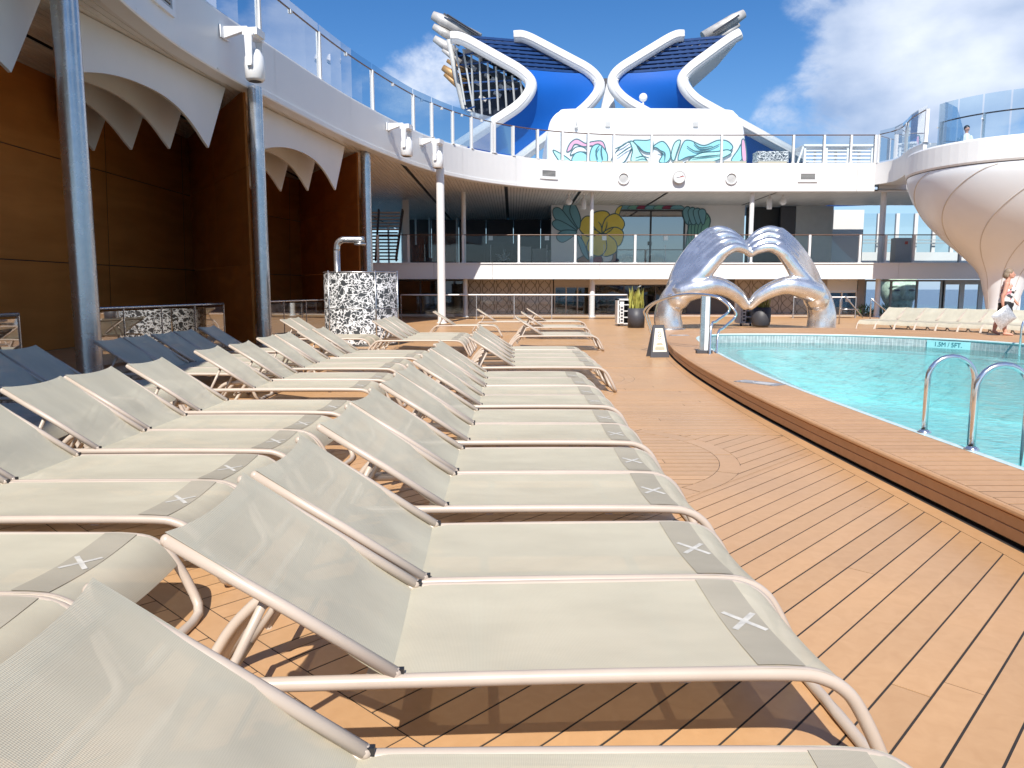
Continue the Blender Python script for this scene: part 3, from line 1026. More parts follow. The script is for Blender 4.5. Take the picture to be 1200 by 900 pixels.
# steel columns under the left edge
for lab, x, y, r in (('tall polished steel column nearest the camera, foot behind loungers at far left', -7.2, 12.75, .205),
                     ('polished steel column between the two bays of white scalloped fins', -6.5, 19.75, .185),
                     ('slim polished steel column behind the patterned shower screen', -5.42, 28.6, .185)):
    t = thing('steel_column', lab, 'column', (x, y, 0), 0, 'steel columns along the left side')
    b = MB(); b.lathe([(r, .03), (r, Z_SOF + .06)], 40); obj('shaft', b, 'steel', t)
    b = MB(); b.lathe([(0, .05), (r + .07, .05), (r + .07, .0)], 40); obj('base_plate', b, 'steel', t, fix=True)
for lab, x, y, z0, z1, r in (('tall round white column rising from deck to ceiling beside the far loungers', -3.02, 32.4, 0, Z_SOF, .17),
                             ('thin white column on the ground level left of the lattice wall', -2.45, 39.6, 0, Z_MID0, .12),
                             ('thin white column in front of the dark upper room', -2.55, 40.3, Z_MID1, Z_SOF, .12),
                             ('white column on the ground level right of the glass doors', 4.2, 39.6, 0, Z_MID0, .14),
                             ('thin white column in front of the yellow mural flower', 4.2, 40.3, Z_MID1, Z_SOF, .10),
                             ('thin white column above the fingertips of the silver sculpture', 12.6, 40.3, Z_MID1, Z_SOF, .12),
                             ('grey column right of the sculpture in front of bright windows', 19.6, 40.5, Z_MID1, Z_SOF, .15),
                             ('white column standing in front of the giant green face', 19.05, 39.4, 0, Z_MID0, .13)):
    t = thing('white_column', lab, 'column', (x, y, z0), 0, 'white columns of the far facade')
    b = MB(); b.lathe([(r, .02), (r, z1 - z0 + .05)], 24); obj('shaft', b, 'white', t)
    b = MB(); b.lathe([(0, .04), (r + .05, .04), (r + .05, 0)], 24); obj('base_collar', b, 'white', t, fix=True)

# ---- wooden wall on the left, panel by panel
wall = thing('timber_wall', 'tall dark red brown timber wall of large panels under the left overhang', 'wall')
WL = catmull([(-11, 2, 0), (-11, 12, 0), (-11, 20, 0), (-10.8, 30.5, 0), (-9.9, 36, 0), (-8.8, 39.5, 0), (-8.25, 44, 0)], 12)
cum = [0]
for i in range(1, len(WL)): cum.append(cum[-1] + (WL[i] - WL[i - 1]).length)


def wl_at(s):
    s = max(0, min(cum[-1] - 1e-4, s))
    for i in range(1, len(cum)):
        if s <= cum[i]:
            f = (s - cum[i - 1]) / (cum[i] - cum[i - 1]); p = WL[i - 1].lerp(WL[i], f); t = (WL[i] - WL[i - 1]).normalized()
            return p, Vector((t.y, -t.x, 0))
    return WL[-1], Vector((1, 0, 0))


zc_ = [0.0, 2.1, 4.6, 6.5]
s = 0; col_i = 0
while s < cum[-1] - .2:
    e = min(s + 4.7, cum[-1])
    for j in range(3):
        b = MB(); lean = .22
        rows_f, n_ = [], 6
        front, back = [], []
        for q in range(n_ + 1):
            p, nn = wl_at(s + .012 + (e - s - .024) * q / n_); front.append((p, nn))
        z0, z1 = zc_[j] + .012, zc_[j + 1] - .012
        sh = lambda z: (z - 3) * .055
        rows = []
        for off, z in ((-.03, z0), (.0, z0), (.0, z1), (-.03, z1)):
            row = []
            for q in range(n_ + 1):
                ss = s + .012 + (e - s - .024) * q / n_ + sh(z)
                p, nn = wl_at(ss); row.append((p.x + nn.x * off, p.y + nn.y * off, z))
            rows.append(row)
        b.grid(rows, False)
        obj('wall_panel', b, 'wood', wall, fix=True)
    s = e
b = MB(); b.grid([[(p.x - .03, p.y, z) for p in WL] for z in (0, 6.5)], False)
obj('wall_backing', b, 'black', wall)
for (ax, ay), (cx, cy) in (((-6.82, 20.0), (-10.9, 26.2)), ((-5.72, 28.75), (-9.9, 35.9))):
    d = Vector((cx - ax, cy - ay, 0)); L_ = d.length; d.normalize(); nn = Vector((-d.y, d.x, 0))
    for q in range(2):
        for j in range(3):
            a = Vector((ax, ay, 0)) + d * (L_ * q / 2 + .006); c = Vector((ax, ay, 0)) + d * (L_ * (q + 1) / 2 - .006)
            z0, z1 = zc_[j] + .006, zc_[j + 1] - .006
            b = MB(); b.prism([(a.x, a.y, z0), (c.x, c.y, z0), (c.x, c.y, z1), (a.x, a.y, z1)], nn * .06); obj('wall_panel', b, 'wood', wall, fix=True)


# ---- scalloped fins hung in each bay: upright boards with an arched underside and a hanging tip at each end
def fin_outline(L, top, tip, arch, slant, u0=0.0):
    """(along, height) outline, along runs from u0 (near) to L (far)"""
    pts = [(u0, top), (L, top), (L - slant, tip)]
    a, b_ = L - slant - .06, slant + .06
    n_ = 26
    for k in range(1, n_):
        f = k / n_
        u = abs(2 * f - 1)
        h = arch + (tip - arch) * u ** (2.6 if f < .5 else 2.0) * (1 if f < .5 else .6)
        if a + (b_ - a) * f > u0 + .02: pts.append((a + (b_ - a) * f, h))
        else:
            pts.append((u0, h)); break
    else: pts.append((u0, tip + .4))
    return pts


for (p0, p1, n_f, lab) in (((-8.6, 4.6), (-7.80, 13.3), 3, 'white scalloped fin tip hanging at the top left corner'),
                           ((-8.12, 12.7), (-7.2, 19.65), 5, 'white scalloped canopy fins in the bay right of the nearest steel column'),
                           ((-7.15, 20.1), (-5.92, 27.45), 4, 'white scalloped canopy fins in the bay right of the second steel column')):
    L = math.hypot(p1[0] - p0[0], p1[1] - p0[1])
    t = thing('scalloped_canopy', lab, 'canopy', (p0[0], p0[1], 0), math.atan2(p1[1] - p0[1], p1[0] - p0[0]), 'scalloped canopies under the left overhang')
    sx_ = {-8.6: None, -8.12: 88.0, -7.15: 303.0}[p0[0]]
    for k in range(n_f):
        u0 = 0.0
        if sx_ is not None:          # the bays narrow towards the back, each fin starting later than the one before it
            dx_, dy_ = (p1[0] - p0[0]) / L, (p1[1] - p0[1]) / L
            while u0 < L - 1.7 and to_px((p0[0] + dx_ * u0 - dy_ * k, p0[1] + dy_ * u0 + dx_ * k, 5.9))[0] < sx_: u0 += .05
        ol = fin_outline(L, Z_SOF + .02, 4.84, 5.66, .95, u0)
        b = MB(); b.prism([(u, 1.0 * k, z) for u, z in ol], (0, .06, 0))
        obj('fin', b, 'offwhite', t, fix=True)

# ---- glass rails in front of the timber wall
def glass_rail(label, pts, h, post_px=None, every=1.4, pane='pane', rail='rail', extra=0.0, post_m='white', pw_=.05, group='glass railings', base_z=0.0, clamps=False, rail_r=.028, gap=.03):
    """pts: 3D foot points along the line; posts at the given distances"""
    t = thing('glass_railing', label, 'railing', tuple(pts[0]), 0, group)
    o = Vector(pts[0]); Q = [Vector(p) - o for p in pts]
    cu = [0]
    for i in range(1, len(Q)): cu.append(cu[-1] + (Q[i] - Q[i - 1]).length)

    def at(s_):
        s_ = max(0, min(cu[-1] - 1e-5, s_))
        for i in range(1, len(cu)):
            if s_ <= cu[i] + 1e-9:
                f = (s_ - cu[i - 1]) / max(1e-9, cu[i] - cu[i - 1]); return Q[i - 1].lerp(Q[i], f), (Q[i] - Q[i - 1]).normalized()
    if post_px is None:
        m = max(1, round(cu[-1] / every)); st = [cu[-1] * i / m for i in range(m + 1)]
    else: st = post_px
    for s_ in st:
        p, tt = at(s_); b = MB()
        b.box((p.x, p.y, p.z + h / 2), (pw_, pw_ * 1.6, h), math.atan2(tt.y, tt.x))
        b.box((p.x, p.y, p.z + .012), (pw_ * 2, pw_ * 2.4, .024), math.atan2(tt.y, tt.x))
        obj('post', b, post_m, t)
    for a_, b_ in zip(st[:-1], st[1:]):
        m = MB(); nn = max(1, int((b_ - a_) / .8)); P1 = []
        for i in range(nn + 1):
            p, tt = at(a_ + gap + (b_ - a_ - 2 * gap) * i / nn); P1.append((p, Vector((-tt.y, tt.x, 0))))
        rows = [[(p.x + n_.x * d, p.y + n_.y * d, p.z + z_) for p, n_ in P1] for d, z_ in ((-.006, .06), (.006, .06), (.006, h - .06 + extra), (-.006, h - .06 + extra), (-.006, .06))]
        m.grid(rows, False); obj('pane', m, pane, t)
        if clamps:
            p, tt = at((a_ + b_) / 2); c = MB(); c.box((p.x, p.y, p.z + h - .05), (.10, .10, .10), math.atan2(tt.y, tt.x)); obj('clamp', c, post_m, t)
    ns = max(2, int(cu[-1] / .7)); b = MB()
    b.tube([at(cu[-1] * i / ns)[0] + Vector((0, 0, h)) for i in range(ns + 1)], rail_r, 8); obj('handrail', b, rail, t)
    return t


glass_rail('glass railing before the timber wall, left of the nearest steel column', [(-7.2, 4, 0), (-6.95, 10.6, 0)], 1.1, rail='steel', post_m='steel', pw_=.022, pane='rail_pane')
glass_rail('glass railing before the timber wall between two steel columns', [(-7.6, 13.2, 0), (-7.3, 16, 0), (-7.0, 18.3, 0)], 1.1, rail='steel', post_m='steel', pw_=.022, pane='rail_pane')
glass_rail('glass railing before the timber wall left of the shower screen', [(-7.0, 20.8, 0), (-6.3, 25.5, 0)], 1.1, rail='steel', post_m='steel', pw_=.022, pane='rail_pane')

# ---- upper deck railing with tall wind screens on the left
up_pts = [Vector((p.x - .12 if p.y < 33 else p.x, p.y + (.12 if p.y >= 33 else .04), Z_TOP)) for p in FC]
cu = [0]
for i in range(1, len(up_pts)): cu.append(cu[-1] + (up_pts[i] - up_pts[i - 1]).length)


def s_at_px(px, z=8.6):
    best, bs = 1e9, 0
    for i in range(1, len(up_pts)):
        if up_pts[i].y < 7: continue
        for k in range(10):
            q = up_pts[i - 1].lerp(up_pts[i], k / 10); d = abs(to_px((q.x, q.y, z))[0] - px)
            if d < best: best, bs = d, cu[i - 1] + (cu[i] - cu[i - 1]) * k / 10
    return bs


posts_l = [s_at_px(x) for x in (225, 302, 374, 436, 484, 506, 530, 552, 576)]
posts_f = [s_at_px(x) for x in (576, 601, 630, 659, 689, 719, 763, 845, 930, 966, 997, 1026)]


def sub_path(s0, s1):
    out = []
    for i in range(1, len(cu)):
        if cu[i] > s0 and not out:
            f = (s0 - cu[i - 1]) / (cu[i] - cu[i - 1]); out.append(up_pts[i - 1].lerp(up_pts[i], f))
        if s0 < cu[i] < s1: out.append(up_pts[i])
        if cu[i] >= s1:
            f = (s1 - cu[i - 1]) / (cu[i] - cu[i - 1]); out.append(up_pts[i - 1].lerp(up_pts[i], f)); break
    return out


glass_rail('upper deck railing with tall glass wind screens above the left wooden wall', sub_path(posts_l[0] - 8, posts_l[-1]), 1.42, [0, 4] + [q - posts_l[0] + 8 for q in posts_l], extra=.30, pane='screen_glass', pw_=.085, clamps=True)
glass_rail('upper deck glass railing across the front of the white mural deckhouse', sub_path(posts_f[0] + .15, posts_f[-1]), 1.42, [0.0] + [q - posts_f[0] - .15 for q in posts_f[1:]], extra=.0, pw_=.10)
bp3 = [Vector((p.x + .1, p.y, Z_TOP)) for p in BRIDGE]
glass_rail('short curved glass railing on the bridge to the white pod', bp3, 1.42, None, every=2.4, extra=.25, pane='screen_glass', pw_=.09)

# ---- fittings on the fascia
def on_fascia(px, py, z):
    p, t, n_ = fasc_at(px, z)
    return p, math.atan2(t.y, t.x), n_


def moving_head(label, px, z):
    p, rz, n_ = on_fascia(px, 0, z)
    t = thing('stage_light', label, 'stage light', (p.x, p.y, z), rz, 'moving stage lights on the upper deck edge')
    # local: x along fascia, -y outwards
    b = MB(); b.prism([(-.2, -.02, .30), (.2, -.02, .30), (.2, -.02, .02), (-.2, -.02, .02)], (0, -.03, 0))
    b.prism([(-.06, -.04, .30), (-.06, -.62, .28), (-.06, -.62, .20), (-.06, -.04, .04)], (.12, 0, 0)); obj('bracket', b, 'white2', t, fix=True)
    b = MB(); b.box((0, -.75, .12), (.42, .36, .16)); obj('base', b, 'white2', t)
    b = MB(); b.box((.20, -.75, .13), (.10, .20, .05)); obj('connector', b, 'dgrey', t)
    b = MB()
    for sx in (-1, 1): b.prism([(sx * .25, -.84, .06), (sx * .25, -.66, .06), (sx * .25, -.68, -.60), (sx * .25, -.70, -.66), (sx * .25, -.80, -.66), (sx * .25, -.82, -.60)], (sx * .05, 0, 0))
    b.box((0, -.75, .03), (.56, .22, .05)); obj('yoke', b, 'white2', t, fix=True)
    b = MB(); b.lathe([(0, -.95), (.17, -.95), (.22, -.9), (.235, -.62), (.22, -.42), (.13, -.25), (0, -.22)], 18, (0, -.75, 0)); obj('lamp_head', b, 'white2', t, fix=True)
    b = MB(); b.lathe([(0, -.955), (.14, -.955)], 18, (0, -.75, 0)); obj('lens', b, 'dgrey', t)


moving_head('white moving stage light above the second steel column, nearest and largest', 262, 7.25)
moving_head('white moving stage light above the third steel column, left of a small twin', 455, 7.35)
moving_head('white moving stage light hanging above the tall round white column', 494, 7.35)
p, rz, n_ = on_fascia(163, 0, 7.55)
t = thing('camera_dome', 'white drum shaped security camera at the top left of the fascia', 'camera', (p.x, p.y, 7.6), rz)
b = MB(); b.box((0, -.08, .25), (.3, .14, .3)); obj('bracket', b, 'white2', t)
b = MB(); b.lathe([(0, -.32), (.12, -.32), (.2, -.27), (.21, .2), (0, .22)], 20, (0, -.30, 0)); obj('housing', b, 'white2', t, fix=True)
b = MB(); b.lathe([(.205, -.26), (.216, -.24), (.216, -.2), (.205, -.18)], 20, (0, -.30, 0)); obj('ring', b, 'grey', t)


def vent(label, px, z, w_, h_):
    p, rz, n_ = on_fascia(px, 0, z)
    t = thing('vent_grille', label, 'vent', (p.x, p.y, z), rz, 'rectangular vents in the upper deck edge')
    b = MB()
    for (cx, cz, sx, sz) in ((0, h_ / 2 + .06, w_ + .24, .12), (0, -h_ / 2 - .06, w_ + .24, .12), (w_ / 2 + .06, 0, .12, h_), (-w_ / 2 - .06, 0, .12, h_)):
        b.box((cx, -.03, cz), (sx, .06, sz))
    obj('frame', b, 'white2', t)
    b = MB(); b.box((0, -.006, 0), (w_, .02, h_)); obj('backing', b, 'dark', t)
    for k in range(5):
        b = MB(); b.box((0, -.025, -h_ / 2 + h_ * (k + .5) / 5), (w_, .03, h_ * .08)); obj('slat', b, 'grey', t)


vent('rectangular vent at the top left of the fascia beside the drum camera', 186, 7.3, .95, .42)
vent('rectangular vent left of the round vents, above the dark upper room', 643, 7.2, .75, .30)
vent('rectangular vent right of the clock, near the white pod', 946.5, 7.2, .75, .30)
for px, lab in ((730.5, 'round speaker grille left of the clock'), (857, 'round speaker grille right of the clock')):
    p, rz, n_ = on_fascia(px, 0, 7.13)
    t = thing('round_speaker', lab + ' in the white deck edge', 'speaker', (p.x, p.y, 7.1), rz, 'round speakers in the upper deck edge')
    t.rotation_euler = (R(90), 0, rz)
    b = MB(); b.lathe([(.30, 0), (.31, .07), (.25, .08), (.25, .02)], 28); obj('ring', b, 'white2', t, fix=True)
    b = MB(); b.lathe([(0, .045), (.12, .04), (.25, .02)], 28); obj('grille', b, 'grey', t, fix=True)
p, rz, n_ = on_fascia(795, 0, 7.13)
t = thing('wall_clock', 'round white wall clock on the deck edge between two speakers', 'clock', (p.x, p.y, 7.15), 0)
t.rotation_euler = (R(90), 0, rz)
b = MB(); b.lathe([(.30, 0), (.33, .22), (.30, .25), (.27, .22)], 32); obj('case', b, 'grey', t, fix=True)  # case coloured grey for the shaded edge of the white clock
b = MB(); b.lathe([(0, .22), (.28, .22)], 32); obj('dial', b, 'white2', t, fix=True)
b = MB()
for k in range(12):
    a = k * math.pi / 6; b.box((.23 * math.sin(a), .23 * math.cos(a), .225), (.012, .04, .006), -a)
obj('hour_mark', b, 'dgrey', t)
for nm, a, L_, m_ in (('hour_hand', 4.55, .15, 'dgrey'), ('minute_hand', 1.15, .22, 'dgrey'), ('second_hand', 1.45, .24, 'red')):
    b = MB(); b.box((L_ / 2 * math.sin(a), L_ / 2 * math.cos(a), .235), (.018, L_, .006), -a); obj(nm, b, m_, t)

# ---- middle deck
mid = thing('middle_deck', 'long straight white middle deck with plain front edge', 'deck')
xs = [-7.6, -4, -1, 4.5, 9.5, 14.5, 19.8, 27]
for a, c in zip(xs[:-1], xs[1:]):
    b = MB(); b.box(((a + c) / 2, 38.95, (Z_MID0 + Z_MID1) / 2), (c - a - .012, .12, Z_MID1 - Z_MID0))
    b.box(((a + c) / 2, 38.93, Z_MID1 - .03), (c - a - .012, .2, .06)); obj('fascia_panel', b, 'white', mid)
b = MB(); b.box((5.35, 50.6, Z_MID1 - .12), (25.9, 23.1, .2)); b.box((22.65, 40.2, Z_MID1 - .12), (8.7, 2.3, .2)); obj('floor', b, 'offwhite', mid)  # right end cut short, an added opening for skylight on the green face
b = MB(); b.box((5.35, 45, Z_MID0 + .08), (25.9, 11.9, .1)); b.box((22.65, 40.2, Z_MID0 + .08), (8.7, 2.3, .1)); obj('soffit', b, 'offwhite', mid)
mp_ = []
def x_at(px, Y, z=3.4): 
    zc = Y * CP - (z - CAMH) * SP
    return (px - 600) / FPX * zc
mid_posts = [x_at(x, 39.2) for x in (443, 479, 543, 608, 674, 744, 815, 880, 948, 1007, 1037, 1070, 1125)]
glass_rail('middle deck glass railing with brown handrail running behind the silver sculpture', [(mid_posts[0], 39.2, Z_MID1), (mid_posts[-1], 39.2, Z_MID1)], 1.42, [q - mid_posts[0] for q in mid_posts], pw_=.11)

# ---- upper room behind the middle deck: dark walls, mural wall, windows
room = thing('upper_room_wall', 'dark back wall of the shaded room on the middle deck', 'wall')
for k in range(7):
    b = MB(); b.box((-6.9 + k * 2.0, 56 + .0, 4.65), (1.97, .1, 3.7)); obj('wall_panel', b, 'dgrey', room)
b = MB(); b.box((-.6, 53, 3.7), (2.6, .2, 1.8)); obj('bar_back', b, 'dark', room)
for k in range(3):
    b = MB(); b.box((.8 + k * 1.0, 50 + .3 * k, 3.5), (.9, .8, 1.4 - .2 * k)); obj('cabinet', b, 'grey', room)
bl = MB()
for k in range(16):
    a = random.uniform(0, math.pi); r = random.uniform(.3, .8)
    bl.tube([(-.6, 52.85, 3.4), (-.6 + r * .6 * math.cos(a), 52.8, 3.5 + r * .6 * math.sin(a)), (-.6 + r * math.cos(a), 52.78, 3.4 + r * 1.0 * math.sin(a))], .025, 5)
obj('white_coral', bl, 'white', room)
MY = 46.5
mural = thing('mural_wall', 'pale wall painted with a yellow flower and teal leaves behind the railing', 'wall')


def wall_px(x, y, Y=MY): return at_y(x, y, Y)


def decal(parent, name, m_, pts, Y, lift=.01, outline=None, n=5, closed=True):
    P_ = [wall_px(x, y, Y) for x, y in pts]
    C_ = catmull(P_, n, True)
    b = MB(); b.add([(p.x, Y - lift, p.z) for p in C_], [tuple(range(len(C_)))])
    o = obj(name, b, m_, parent, fix=True)
    if outline:
        c = MB(); N = len(C_)
        cen = sum(C_, Vector()) / N
        for i in range(N):
            p, q = C_[i], C_[(i + 1) % N]; d = (q - p)
            if d.length < 1e-5: continue
            d.normalize(); nn = Vector((-d.z, 0, d.x)) * outline
            c.add([(p.x - nn.x, Y - lift - .006, p.z - nn.z), (q.x - nn.x, Y - lift - .006, q.z - nn.z), (q.x + nn.x, Y - lift - .006, q.z + nn.z), (p.x + nn.x, Y - lift - .006, p.z + nn.z)], [(0, 1, 2, 3)])
        obj('outline', c, 'ink', o)
    return o


def stroke(parent, name, m_, pts, Y, w_, lift=.014):
    P_ = catmull([wall_px(x, y, Y) for x, y in pts], 5); c = MB(); rows = [[], []]
    for i, p in enumerate(P_):
        d = (P_[min(i + 1, len(P_) - 1)] - P_[max(i - 1, 0)]).normalized(); nn = Vector((-d.z, 0, d.x)) * (w_ * (1 - .5 * abs(2 * i / (len(P_) - 1) - 1)))
        rows[0].append((p.x - nn.x, Y - lift, p.z - nn.z)); rows[1].append((p.x + nn.x, Y - lift, p.z + nn.z))
    c.grid(rows, False); return obj(name, c, m_, parent)


xl, xr = wall_px(646, 270).x, wall_px(916, 270).x
wx0, wx1 = wall_px(722, 270).x, wall_px(803, 270).x
wz0, wz1 = Z_MID1, wall_px(760, 246).z
for a, c, z0, z1 in ((xl, wx0, Z_MID1, Z_SOF + .05), (wx1, wall_px(872, 270).x, Z_MID1, Z_SOF + .05), (wx0, wx1, wz1, Z_SOF + .05)):
    b = MB(); b.box(((a + c) / 2, MY + .08, (z0 + z1) / 2), (c - a, .16, z1 - z0)); obj('wall_panel', b, 'offwhite', mural)
win = MB(); 
xm = (wx0 + wx1) / 2
for cx in (wx0 + .05, xm, wx1 - .05): win.box((cx, MY + .04, (wz0 + wz1) / 2), (.10, .12, wz1 - wz0 - .004))
win.box((xm, MY + .04, wz1 - .04), (wx1 - wx0 - .2, .10, .08))
wf = obj('window', win, 'black', mural)
for a, c in ((wx0 + .1, xm - .05), (xm + .05, wx1 - .1)):
    b = MB(); b.box(((a + c) / 2, MY + .05, (wz0 + wz1) / 2), (c - a, .012, wz1 - wz0 - .1)); obj('pane', b, 'mirror_glass', wf)
# room behind that window
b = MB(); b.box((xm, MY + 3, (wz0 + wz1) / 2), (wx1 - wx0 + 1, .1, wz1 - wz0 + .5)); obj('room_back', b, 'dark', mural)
# yellow flower
fcx, fcy = 706, 274
for k, (a, r) in enumerate(((200, 22), (150, 26), (95, 24), (40, 26), (-15, 22), (-70, 24), (245, 24))):
    ca, sa = math.cos(R(a)), -math.sin(R(a)); pa, qa = -sa, ca
    pts = [(fcx, fcy), (fcx + ca * r * .5 + pa * 11, fcy + sa * r * .5 + qa * 11), (fcx + ca * r + pa * 9, fcy + sa * r + qa * 9), (fcx + ca * r * 1.12, fcy + sa * r * 1.12), (fcx + ca * r - pa * 9, fcy + sa * r - qa * 9), (fcx + ca * r * .5 - pa * 11, fcy + sa * r * .5 - qa * 11)]
    decal(mural, 'petal', 'yellow', pts, MY, .010 + .009 * k, .03)
for a in (60, 100, 150, 20): stroke(mural, 'stamen', 'ink', [(fcx, fcy + 2), (fcx + 9 * math.cos(R(a)), fcy - 9 * math.sin(R(a))), (fcx + 15 * math.cos(R(a + 10)), fcy - 15 * math.sin(R(a + 10)))], MY, .03, .09)
for k, pts in enumerate(([(676, 270), (660, 250), (664, 238), (675, 245)], [(676, 270), (652, 258), (648, 246), (656, 244), (668, 258)], [(676, 271), (655, 270), (647, 262), (655, 258)], [(678, 268), (668, 250), (670, 238), (674, 240), (680, 255)], [(676, 272), (660, 284), (652, 278), (660, 270)],
                         [(690, 304), (684, 284), (676, 276), (682, 296)])):
    decal(mural, 'leaf', 'teal', pts, MY, .012 + .012 * k, .03)
decal(mural, 'branch', 'mbrown', [(676, 307), (690, 296), (712, 284), (721, 276), (722, 300), (722, 307)], MY, .02, .03)
decal(mural, 'leaf', 'offwhite', [(704, 306), (708, 294), (714, 300), (718, 296), (716, 306)], MY, .04, .02)
decal(mural, 'leaf', 'maroon', [(692, 307), (702, 298), (706, 307)], MY, .05, .02)
decal(mural, 'stem', 'yellow', [(718, 290), (719, 262), (722, 246), (729, 241), (727, 247), (723, 262), (722, 290)], MY, .03, .02)
decal(mural, 'leaf', 'green', [(804, 306), (806, 270), (812, 254), (824, 248), (832, 256), (830, 268), (822, 284), (826, 300), (822, 307)], MY, .02, .04)
for k in range(5): stroke(mural, 'vein', 'ink', [(808 + k * 3, 290), (806 + k * 4, 266), (810 + k * 5, 250 + k)], MY, .03, .04)
for k in range(4): decal(mural, 'leaf', 'teal', [(804 + k * 6, 262), (800 + k * 6, 248), (806 + k * 6, 242 + k), (812 + k * 5, 250), (810 + k * 5, 262)], MY, .035 + .012 * k, .03)
for k in range(7):
    x0 = 733 + k * 10; decal(mural, 'leaf', ('teal', 'green', 'maroon')[k % 3], [(x0 - 7, 245), (x0 - 4, 241), (x0 + 5, 241), (x0 + 8, 245)], MY, .012 + .01 * k, .02)
# wall right of the mural: unlit opening painted as a near-black panel, grey wall, bright end
rw = thing('upper_side_wall', 'grey panelled wall with dark doorway right of the mural', 'wall')
for x0, x1, m_, Y in ((874, 914, 'dark', 47.5), (914, 932, 'dgrey', 46.8), (932, 976, 'grey', 46.8), (976, 1012, 'white', 49)):
    a, c = at_y(x0, 260, Y).x, at_y(x1, 260, Y).x
    b = MB(); b.box(((a + c) / 2, Y, (Z_MID1 + Z_SOF) / 2), (c - a - .03, .12, Z_SOF - Z_MID1 + .06)); obj('wall_panel', b, m_, rw)
# side glazing at the right: white mullions with sky beyond
sg = thing('upper_window_wall', 'tall windows with white mullions on the middle deck beside the pod', 'window')
xa, xb = at_y(1008, 260, 51).x, at_y(1160, 260, 51).x
nm_ = 7
for k in range(nm_ + 1):
    xk = xa + (xb - xa) * k / nm_
    b = MB(); b.box((xk, 51, (Z_MID1 + Z_SOF) / 2), (.22, .2, Z_SOF - Z_MID1)); obj('mullion', b, 'white', sg)
    if k < nm_:
        b = MB(); b.box((xk + (xb - xa) / nm_ / 2, 51, (Z_MID1 + Z_SOF) / 2), ((xb - xa) / nm_ - .24, .015, Z_SOF - Z_MID1)); obj('pane', b, 'window', sg)
b = MB(); b.box(((xa + xb) / 2, 50.8, Z_MID1 + .55), (xb - xa, .12, 1.1)); obj('parapet', b, 'white', sg)
for zz in (4.5, 4.7):
    b = MB(); b.box(((xa + xb) / 2, 50.7, zz), (xb - xa, .06, .05)); obj('transom', b, 'grey', sg)
cab = tag(obj('service_cabinet', MB().box((at_y(1057, 290, 40.8).x, 40.8, Z_MID1 + .68), (.95, .55, 1.36)), 'grey'), 'grey service cabinet with a small red mark behind the middle deck railing', 'cabinet')
obj('red_mark', MB().box((at_y(1062, 290, 40.5).x, 40.515, Z_MID1 + 1.1), (.15, .03, .15)), 'red', cab)
# ceiling spots
for k, (px, py) in enumerate(((667, 230), (684, 233), (902, 232), (918, 229))):
    q = at_y(px, py, 41.5)
    t = thing('ceiling_spot', ['round white ceiling spot at left of the mural', 'drum white ceiling lamp left of the mural', 'drum white ceiling lamp right of the sculpture fingertips', 'round white ceiling spot right of the drum lamp'][k], 'lamp', (q.x, q.y, Z_SOF + .05), 0, 'ceiling lamps under the upper deck')
    b = MB(); b.lathe([(.06, 0), (.06, -.2)], 10); obj('stem', b, 'white2', t)
    b = MB()
    if k in (1, 2): b.lathe([(0, -.75), (.14, -.75), (.14, -.2), (0, -.19)], 16)
    else: b.ball((0, 0, -.35), .19, 14, 8)
    obj('shade', b, 'white2', t, fix=(k in (1, 2)))
# small square lights on the room
for k, (px, py, Y) in enumerate(((575, 279, 44), (641, 279, 44), (708, 279, 44), (780, 279, 44))):
    q = at_y(px, py, Y)
    t = thing('wall_lantern', ('small white square lantern %s' % ['in the dark room left of the counter', 'in the dark room by the mural edge', 'in front of the yellow flower', 'in front of the mural window'][k]), 'lantern', (q.x, q.y, Z_MID1), 0, 'small square lanterns on the middle deck')
    b = MB(); b.box((0, 0, 0.6), (.03, .03, 1.2)); obj('post', b, 'grey', t)
    b = MB(); b.box((0, 0, q.z - Z_MID1), (.24, .2, .24)); obj('shade', b, 'white', t)

# ---- staircase at the left end of the middle deck
st = thing('staircase', 'open staircase with tan treads above dark ones behind the third steel column', 'stairs')
for k in range(15):
    q0 = at_y(443, 304 - k * 3.9, 43 - k * .12); q1 = at_y(466 if k < 9 else 469, 304 - k * 3.9, 43 - k * .12)
    b = MB(); b.box(((q0.x + q1.x) / 2 - .2, q0.y, q0.z), (q1.x - q0.x + .4, .28, .07)); obj('tread', b, 'black_steel' if k < 9 else 'concrete', st)
b = MB()
a, c = at_y(464, 305, 42.8), at_y(472, 246, 41.2); b.bar(a, c, .08, .25); obj('stringer', b, 'dgrey', st)
a, c = at_y(440, 305, 42.8), at_y(444, 246, 41.2); b = MB(); b.bar(a, c, .08, .25); obj('stringer', b, 'dgrey', st)
q = at_y(476, 270, 43.2)
b = MB(); b.box((q.x, 43.2, (Z_MID1 + Z_SOF) / 2), (.35, .2, Z_SOF - Z_MID1)); obj('newel_wall', b, 'white', st)
# glazing behind the stair and the low side windows
lw = thing('left_window_wall', 'bright window strip at the left end of the shaded upper room', 'window')
for k in range(6):
    a, c = at_y(440 + k * 16, 290, 54).x, at_y(455 + k * 16, 290, 54).x
    b = MB(); b.box(((a + c) / 2, 54, 4.1), (c - a, .02, 2.6)); obj('pane', b, 'window', lw)
    b = MB(); b.box((c + .03, 54, 4.6), (.12, .12, 3.7)); obj('mullion', b, 'white', lw)
for k, (x0, x1, hh) in enumerate(((484, 490, 1.2), (493, 512, .45))):
    a, c = at_y(x0, 300, 45).x, at_y(x1, 300, 45).x
    tag(obj('bar_cabinet', MB().box(((a + c) / 2, 45, Z_MID1 + hh / 2), (c - a, .5, hh)).box(((a + c) / 2, 45, Z_MID1 + hh + .02), (c - a + .06, .56, .04)), 'dgrey'),
        ['dark upright cabinet behind the railing, right of the staircase', 'low dark counter behind the railing left of the tall white column'][k], 'cabinet')

